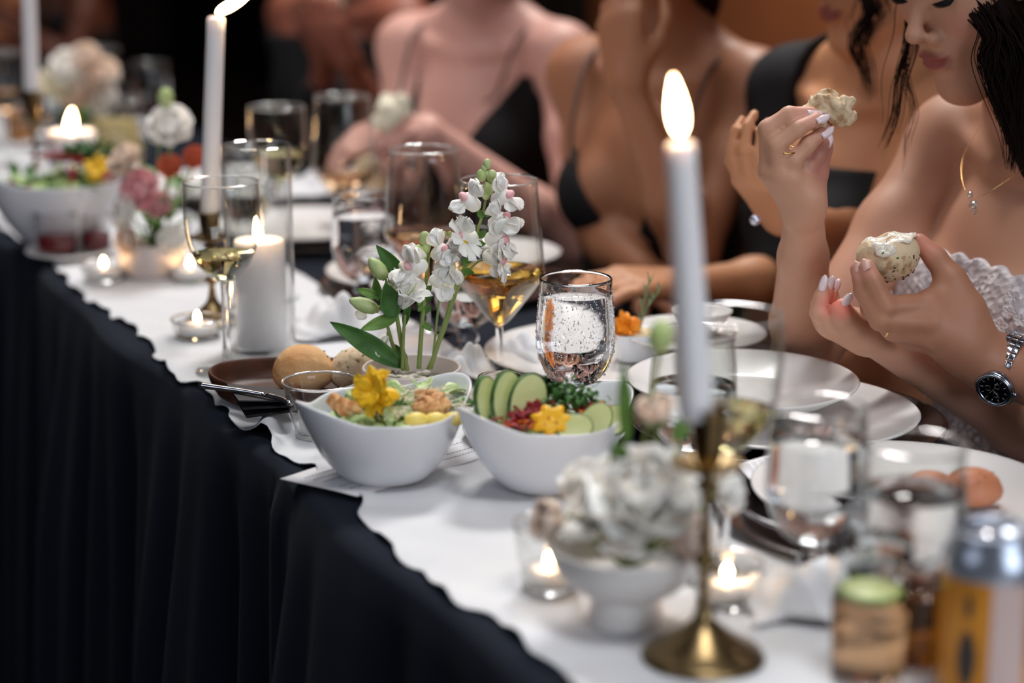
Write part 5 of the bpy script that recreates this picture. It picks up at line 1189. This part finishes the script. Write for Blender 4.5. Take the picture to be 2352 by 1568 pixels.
# ---- the groom: only his forearm, hand and dark sleeve reach the picture
gr = Guest('person', 'man in a dark suit at the right edge, his watch hand holding a buttered roll', (.86, 1.56), fN, (172, 120, 94), h=.0024, hw=.19, slim=1.25, chest=False)
gr.head(True)
GW = V(2288, 838, 1.852); GE = Vector((.735, 1.68, TOP + .0)); GS = gr.P(0, gr.hw, .232)
gr.B.cap(GS, GE, .052, .044, .03); gr.B.cap(GE, v3(GE).lerp(GW, .5), .044, .038, .02); gr.B.cap(v3(GE).lerp(GW, .5), GW, .038, .0262, .02)
gm = [HW(2132, 700, 1.835), HW(2136, 738, 1.828), HW(2150, 774, 1.832), HW(2170, 800, 1.842)]
for i, m in enumerate(gm): gr.B.cap(v3(GW).lerp(m, .02), v3(GW).lerp(m, .55), .0235, .0185, .016); gr.B.cap(v3(GW).lerp(m, .5), m, .018, .0130, .012)
gr.B.ell(HW(2205, 745, 1.842), (.030, .016, .024), .02)
gf = [[gm[0], HW(2034, 704, 1.822), HW(2008, 650, 1.824), HW(1992, 612, 1.832)], [gm[1], HW(2022, 734, 1.822), HW(1984, 668, 1.832), HW(1970, 618, 1.842)],
      [gm[2], HW(2052, 758, 1.832), HW(2000, 712, 1.846), HW(1984, 660, 1.856)], [gm[3], HW(2090, 782, 1.846), HW(2040, 752, 1.858), HW(2020, 706, 1.866)]]
for k, ch in enumerate(gf): gr.B.chain(ch, [.0122, .0108, .0094, .0076] if k < 3 else [.0105, .0092, .008, .0066], .004)
gr.B.chain([HW(2215, 700, 1.846), HW(2184, 640, 1.852), HW(2150, 594, 1.860), HW(2112, 556, 1.868)], [.0185, .0135, .0112, .0088], .014)
gr.B.cap(HW(2184, 650, 1.85), HW(2150, 690, 1.842), .010, .011, .016)
gr.paint += [(HW(1984, 616, 1.838), (.016, .02, .012), (214, 150, 136), .6), (HW(2120, 570, 1.87), (.02, .02, .02), (214, 138, 120), .6)]
gr.finish(box=(np.array([.3, 1.2, TOP - .25]), np.array([1.15, 2.1, TOP + .75])))
nails(gr.t, [(HW(1986, 610, 1.824), gf[0][3] - gf[0][2], (-.7, -1, .2)), (HW(1963, 616, 1.836), gf[1][3] - gf[1][2], (-1, -.6, 0))], mat('bare_nail', (226, 180, 166), .25), L=.012, W=.010)
ring_mb(HW(2038, 748, 1.8335), gf[2][1] - gf[2][0], .0112, .0017).build('ring', GOLD, gr.t, gr.off)
SUIT = mat('black_suit', (17, 18, 22), .8)
def sl(D_):
    D_.cap(GS, GE, .058, .052, .03); D_.cap(GE, v3(GE).lerp(GW, .66), .052, .043, .02)
    for z in (.0, -.2): D_.ell(gr.P(0, 0, z), (.13, .19, .2), .05, gr.M)
gr.dress('suit_jacket', SUIT, lambda a, b, z: z - .29 - np.abs(b)*.0, .006, h=.006, extra=sl)
gr.skirt(SUIT); gr.hair([]); eyes(gr)
# wrist watch
ax = (GW - GE).normalized(); A = frame(ax, (-.55, -.75, -.35)); wc = v3(GW) + Vector((.0145, -.003, -.002)); AZ = A @ Vector((0, 0, 1)); AY = A @ Vector((0, 1, 0))
wt = D.objects.new('wristwatch', None); COL.objects.link(wt); wt.parent = gr.t; wt.location = wc - Vector(gr.off)
def wpos(a, rad=1): return AZ*math.cos(a)*.0345*rad + AY*math.sin(a)*.0345*rad
nl_ = 22; SILV = mat('brushed_silver', (176, 186, 200), .22, metal=1)
for i in range(nl_):
    a = math.radians(42 + (360 - 84)*i/(nl_ - 1)); c = wpos(a); tng = (wpos(a + .05) - wpos(a - .05)).normalized(); nn = ax.cross(tng).normalized(); nn = nn if nn.dot(c) > 0 else -nn
    for k, (dx, wd) in enumerate(((-.0068, .0052), (0, .0074), (.0068, .0052))):
        mb = MB(); mb.box(M4(Matrix((ax, tng, nn)).transposed(), c + ax*dx), (wd, .0068, .0028)); mb.build('bracelet_link', SILV if k != 1 else STEEL, wt, bev=.0006)
wm = M4(Matrix((ax, AY, AZ)).transposed(), AZ*.0375)
def wl(prof, name, m, seg=48):
    mb = MB(); mb.lathe(prof, seg); mb.v = [wm @ p for p in mb.v]; return mb.build(name, m, wt)
wl([(.0003, -.004), (.018, -.004), (.0195, -.002), (.0195, .003), (.0185, .004)], 'case', SILV)
mb = MB(); rows = []
for r, z in ((.0185, .004), (.0182, .0058), (.0158, .0062), (.0152, .0048)): rows.append([wm @ Vector((r*(1 + (.02*(j % 2) if r > .018 else 0))*math.cos(2*PI*j/96), r*(1 + (.02*(j % 2) if r > .018 else 0))*math.sin(2*PI*j/96), z)) for j in range(96)])
mb.grid(rows, True); mb.build('bezel', SILV, wt)
wl([(.0003, .0042), (.0155, .0042)], 'dial', mat('watch_dial', (10, 12, 16), .15, coat=1.0))
for k in range(12):
    a = 2*PI*k/12; mb = MB(); mb.box(wm @ Matrix.Rotation(a, 4, 'Z') @ Matrix.Translation((.0128, 0, .0047)), (.0032, .0008, .0005)); mb.build('hour_marker', STEEL, wt)
for a, l in ((.9, .0075), (2.4, .0105), (4.4, .011)): mb = MB(); mb.box(wm @ Matrix.Rotation(a, 4, 'Z') @ Matrix.Translation((l/2, 0, .0052)), (l, .0007, .0004)); mb.build('watch_hand', STEEL, wt)
for c in ((.006, 0), (-.003, .0052), (-.003, -.0052)):
    mb = MB(); mb.lathe([(.0024, .0045), (.0028, .0048), (.0032, .0045)], 20, (c[0], c[1], 0)); mb.v = [wm @ p for p in mb.v]; mb.build('subdial', STEEL, wt)
mb = MB(); mb.tube([wm @ Vector((-.0195, 0, .001)), wm @ Vector((-.0225, 0, .001))], .0022, 12); mb.build('crown', SILV, wt)
# the buttered roll in his fingers
rc = V(2040, 582, 1.862); t = thing('buttered_roll', 'bitten round seeded roll with melting butter held by the watch hand', 'bread', rc); B = Body(); Mr = Matrix.Rotation(math.radians(-12), 3, 'Y')
B.ell(rc + Vector((0, 0, -.002)), (.0315, .028, .0265), .004, Mr); F_, lo_, hh_, X_ = B.field(.0013)
xx, zz = X_[0][:, None, None] - rc.x, X_[2][None, None, :] - rc.z; yy = X_[1][None, :, None] - rc.y
F_ = np.maximum(F_, (zz - .0150 - .0016*np.sin(xx*260 + 1) - .20*xx + .0015*np.sin(yy*300)).astype(np.float32)); skin_mesh('crust', (F_, lo_, hh_, X_), BREADS, t, t.location)
mb = MB(); rows = []
for k in range(7):
    f = .02 + .98*k/6; rows.append([(f*.027*math.cos(a)*(1 + .08*math.sin(3*a)), f*.023*math.sin(a)*(1 + .1*math.sin(5*a)), .0155 + .0014*math.sin(f*.027*math.cos(a)*260) + .20*f*.027*math.cos(a) - .003*f**6 + .0012*math.sin(9*a + k)) for a in [2*PI*j/40 for j in range(40)]])
mb.grid(rows, True); mb.build('butter', mat('melting_butter', (240, 230, 212), .15, bump=(300, .6), coat=.4), t, solid=.002)
mb = MB(); mb.ell((-.009, -.0262, .0055), (.0085, .003, .0045)); mb.ell((-.012, -.0245, .0095), (.007, .003, .006)); mb.ell((-.004, -.0262, .0085), (.007, .0025, .007)); mb.build('butter_drip', mat('melting_butter', (0, 0, 0)), t)
mb = MB(); mb.ell((-.011, -.0292, .0062), (.0007, .0005, .0016), M=Matrix.Rotation(.7, 3, 'Y')); mb.ell((.004, -.0275, .0010), (.0016, .0008, .001)); mb.build('herb_fleck', KALE, t)
mb = MB()
for i in range(60):
    a = RN.uniform(-PI, 0); th = RN.uniform(1.5, 2.8); n_ = Vector((math.sin(th)*math.cos(a), math.sin(th)*math.sin(a), math.cos(th))); mb.ell(Vector((0, 0, -.003)) + Mr @ Vector((n_.x*.0313, n_.y*.0278, n_.z*.0262)), RN.uniform(.0005, .0014), nu=4, nv=6)
o = mb.build('grains', mat('grain', (112, 76, 46), .7), t); o['kind'] = 'stuff'

# ---- woman with the black square-necked top, next to the bride
w2 = Guest('person', 'woman in a black square-necked top beside the bride, dark hair falling in loose strands', (.463, 2.52), fN, (208, 148, 108), h=.005)
F2 = Vector((-.85, -.5, -.25)).normalized(); U2 = F2.cross(UP.cross(F2).normalized()); w2.hc = V(1948, 92, 2.47) - F2*.070 + U2*.098; w2.F = F2; w2.head(True)
R_ = w2.P(0, w2.hw, .232); E_ = V(1800, 640, 2.50); W_ = V(1560, 655, 2.40)
R_sh, R_el = Vector(R_), Vector(E_); w2.arm(R_, E_, W_, (.044, .036, .027, .02)); w2.hand(W_, V(1470, 650, 2.36) - W_, (0, -.3, 1), .35, 1)
L_ = w2.P(0, -w2.hw, .232); E_ = V(2010, 570, 2.36); W_ = V(1800, 500, 2.16); w2.arm(L_, E_, W_, (.042, .034, .032, .02)); w2.hand(W_, V(1752, 430, 2.12) - W_, (-.6, -.8, .2), .7, -1, .9)
w2.finish()
def sl2(D_): D_.cap(w2.P(-.01, w2.hw*.55, .262), w2.P(0, w2.hw + .01, .225), .043, .052, .03); D_.cap(R_sh, R_sh.lerp(R_el, .45), .052, .048, .03); D_.cap(R_sh.lerp(R_el, .45), R_sh.lerp(R_el, .93), .048, .044, .02)
w2.dress('black_top', BLACKF, lambda a, b, z: np.maximum(z - np.where(b > .09, .4, .165), -z - .36), .006, extra=sl2)
w2.skirt(BLACKF)
eyes(w2); H = w2.H; w2.hair([([H(-.085, -.01, .0), H(-.10, 0, -.10)], [.05, .03])])
w2.locks([([H(.07, -.045, .07), V(1992, 0, 2.36), V(1966, 95, 2.36), V(1990, 160, 2.35), V(2000, 240, 2.34)], .0012, 34, .004), ([H(.06, -.05, .06), V(2010, -10, 2.38), V(1990, 60, 2.37), V(1975, 130, 2.36)], .0011, 26, .005)])
w2c = V(1735, 505, 2.09); mb = MB(); mb.ell(w2c, .0065); mb.build('ring', mat('jewel_ring', (210, 216, 236), .05, metal=.8), w2.t, w2.off)
# crossed leg seen over the plates, with its small tattoo
LG = Body(); LG.chain([V(1838, 880, 2.30), V(1930, 838, 2.33), V(2050, 842, 2.42), w2.P(.05, -.1, -.22)], [.036, .044, .058, .075], .03)
skin_mesh('leg', LG.field(.006), SKIN, w2.t, w2.off, [], w2.tone)
for k in range(3): mb = MB(); mb.box(Matrix.Translation(V(1938, 782 + k*7, 2.262) + Vector((0, 0, -.002))) @ Matrix.Rotation(.5, 4, 'X'), (.010 + .003*k, .001, .0016)); mb.build('tattoo', mat('tattoo_ink', (60, 50, 46), .8), w2.t, w2.off)

# ---- woman lifting her hand to her mouth
f3 = (-.6, -.8)
w3 = Guest('person', 'woman in thin straps with one hand lifted to her mouth, behind the nearest flame', (.225, 2.80), f3, (172, 116, 84), h=.006, hw=.152); w3.head(True)
S3 = w3.P(0, -w3.hw, .232); w3.arm(S3, V(1590, 590, 2.56), V(1440, 190, 2.57)); w3.hand(V(1440, 190, 2.57), V(1425, 60, 2.58) - V(1440, 190, 2.57), (-.5, -.8, .1), .8, 1)
S3 = w3.P(0, w3.hw, .232); w3.arm(S3, V(1385, 540, 2.78), V(1500, 640, 2.62)); w3.hand(V(1500, 640, 2.62), (.3, -.6, -.15), (0, 0, 1), .5, 1)
w3.finish()
def strapped(g, m, zc=.12, v=.9, name='black_dress', w_=.011):
    g.dress(name, m, lambda a, b, z: np.maximum(z - np.where(a > 0, zc - .13*v + np.minimum(np.abs(b)*1.55*v, .16*v), .06), -z - .36), .006)
    g.skirt(m)
    for q in (-1, 1):
        mb = MB(); mb.tube(smooth_pts([g.P(.118, q*.085, zc + .005*0 + .0), g.P(.098, q*.098, .185), g.P(.045, q*.105, .268), g.P(-.03, q*.105, .275), g.P(-.09, q*.095, .18)], 6), .0036, 6); mb.build('strap', mat('taupe_strap', (112, 90, 82), .7), g.t, g.off)
strapped(w3, BLACKF, .12, .95)
eyes(w3); H = w3.H; w3.hair([([H(-.07, .0, .0), H(-.09, 0, -.12)], [.07, .06])])
# ---- woman in the deep V black dress with bread in both hands
w4 = Guest('person', 'woman in a deep V black dress holding torn bread with both hands over her plate', (-.05, 3.27), (-.55, -.83), (214, 164, 150), h=.006, hw=.162); w4.head(True)
S4 = w4.P(0, -w4.hw, .232); WL = V(985, 300, 2.93); w4.arm(S4, V(1330, 560, 2.98), WL, (.044, .035, .034, .022)); w4.hand(WL, V(905, 305, 2.92) - WL, (0, -.5, .8), .55, -1)
S4 = w4.P(0, w4.hw, .232); WR = V(925, 420, 3.0); w4.arm(S4, V(925, 500, 3.22), WR); w4.hand(WR, V(880, 340, 2.92) - WR, (-.7, -.7, .2), .6, 1)
w4.finish(); strapped(w4, BLACKF, .165, 1.25)
eyes(w4); H = w4.H; w4.hair([([H(-.07, .0, .0), H(-.09, 0, -.14)], [.07, .06])])
chunk('torn_bread', V(900, 262, 2.9), (.03, .022, .030), 'torn pale bread held up by the woman in the deep V dress', CHEESE)
chunk('torn_bread', V(865, 398, 2.88), (.032, .024, .026), 'lower piece of bread in the other hand of the deep V dress woman', BREADS)
# ---- far guests
w5 = Guest('person', 'dark-dressed guest far back eating bread, face above the frame', (-.34, 3.98), (-.65, -.76), (150, 88, 68), h=.007); w5.head(True)
w5.arm(w5.P(0, w5.hw, .232), V(735, 330, 3.85), V(745, 130, 3.70)); w5.hand(V(745, 130, 3.70), V(700, 50, 3.66) - V(745, 130, 3.70), (-.7, -.7, .2), .7, 1)
w5.arm(w5.P(0, -w5.hw, .232), V(900, 330, 3.72), V(800, 140, 3.62)); w5.hand(V(800, 140, 3.62), V(765, 80, 3.6) - V(800, 140, 3.62), (-.5, -.8, .2), .7, -1)
w5.finish(); 
def sl5(D_): D_.cap(w5.P(0, w5.hw, .232), V(735, 330, 3.85), .055, .045, .03); D_.cap(w5.P(0, -w5.hw, .232), V(900, 330, 3.72), .05, .045, .03); D_.cap(V(735, 330, 3.85), V(742, 215, 3.76), .044, .035, .02)
w5.dress('black_dress', BLACKF, lambda a, b, z: np.maximum(z - .20, -z - .36), .007, h=.008, extra=sl5); w5.skirt(BLACKF)
eyes(w5); H = w5.H; w5.hair([])
chunk('torn_bread', V(745, 10, 3.64), (.036, .026, .026), 'pale bread piece lifted by the far dark-dressed guest', CHEESE)
w6 = Guest('person', 'far guest in dark clothes with bare arms, behind the cream flowers', (-1.31, 5.9), fN, (104, 58, 42), h=.008); w6.head(False)
w6.arm(w6.P(0, w6.hw, .232), w6.P(.12, .22, -.03), w6.P(.30, .1, .02)); w6.arm(w6.P(0, -w6.hw, .232), w6.P(.10, -.24, -.03), w6.P(.28, -.1, .12)); w6.hand(w6.P(.28, -.1, .12), (-.4, -.2, .8), (-.7, -.7, 0), .6, -1); w6.hand(w6.P(.30, .1, .02), (-.8, -.4, -.1), (0, 0, 1), .4, 1)
w6.finish(); strapped(w6, BLACKF, .1); H = w6.H; w6.hair([([H(-.07, .0, .0), H(-.09, 0, -.16)], [.07, .06])])
w7 = Guest('person', 'furthest guest at the left edge in a strapless black dress', (-1.78, 6.87), (-.5, -.86), (190, 122, 88), h=.008); w7.head(False)
w7.arm(w7.P(0, w7.hw, .232), w7.P(.05, .24, -.05), w7.P(.28, .1, -.0)); w7.arm(w7.P(0, -w7.hw, .232), w7.P(.05, -.24, -.05), w7.P(.28, -.1, .0)); w7.hand(w7.P(.28, .1, .0), (-.8, -.4, -.1), (0, 0, 1), .4, 1); w7.hand(w7.P(.28, -.1, .0), (-.8, -.4, -.1), (0, 0, 1), .4, -1)
w7.finish(); w7.dress('black_dress', BLACKF, lambda a, b, z: np.maximum(z - .04, -z - .36), .007, h=.008); w7.skirt(BLACKF); H = w7.H; w7.hair([])
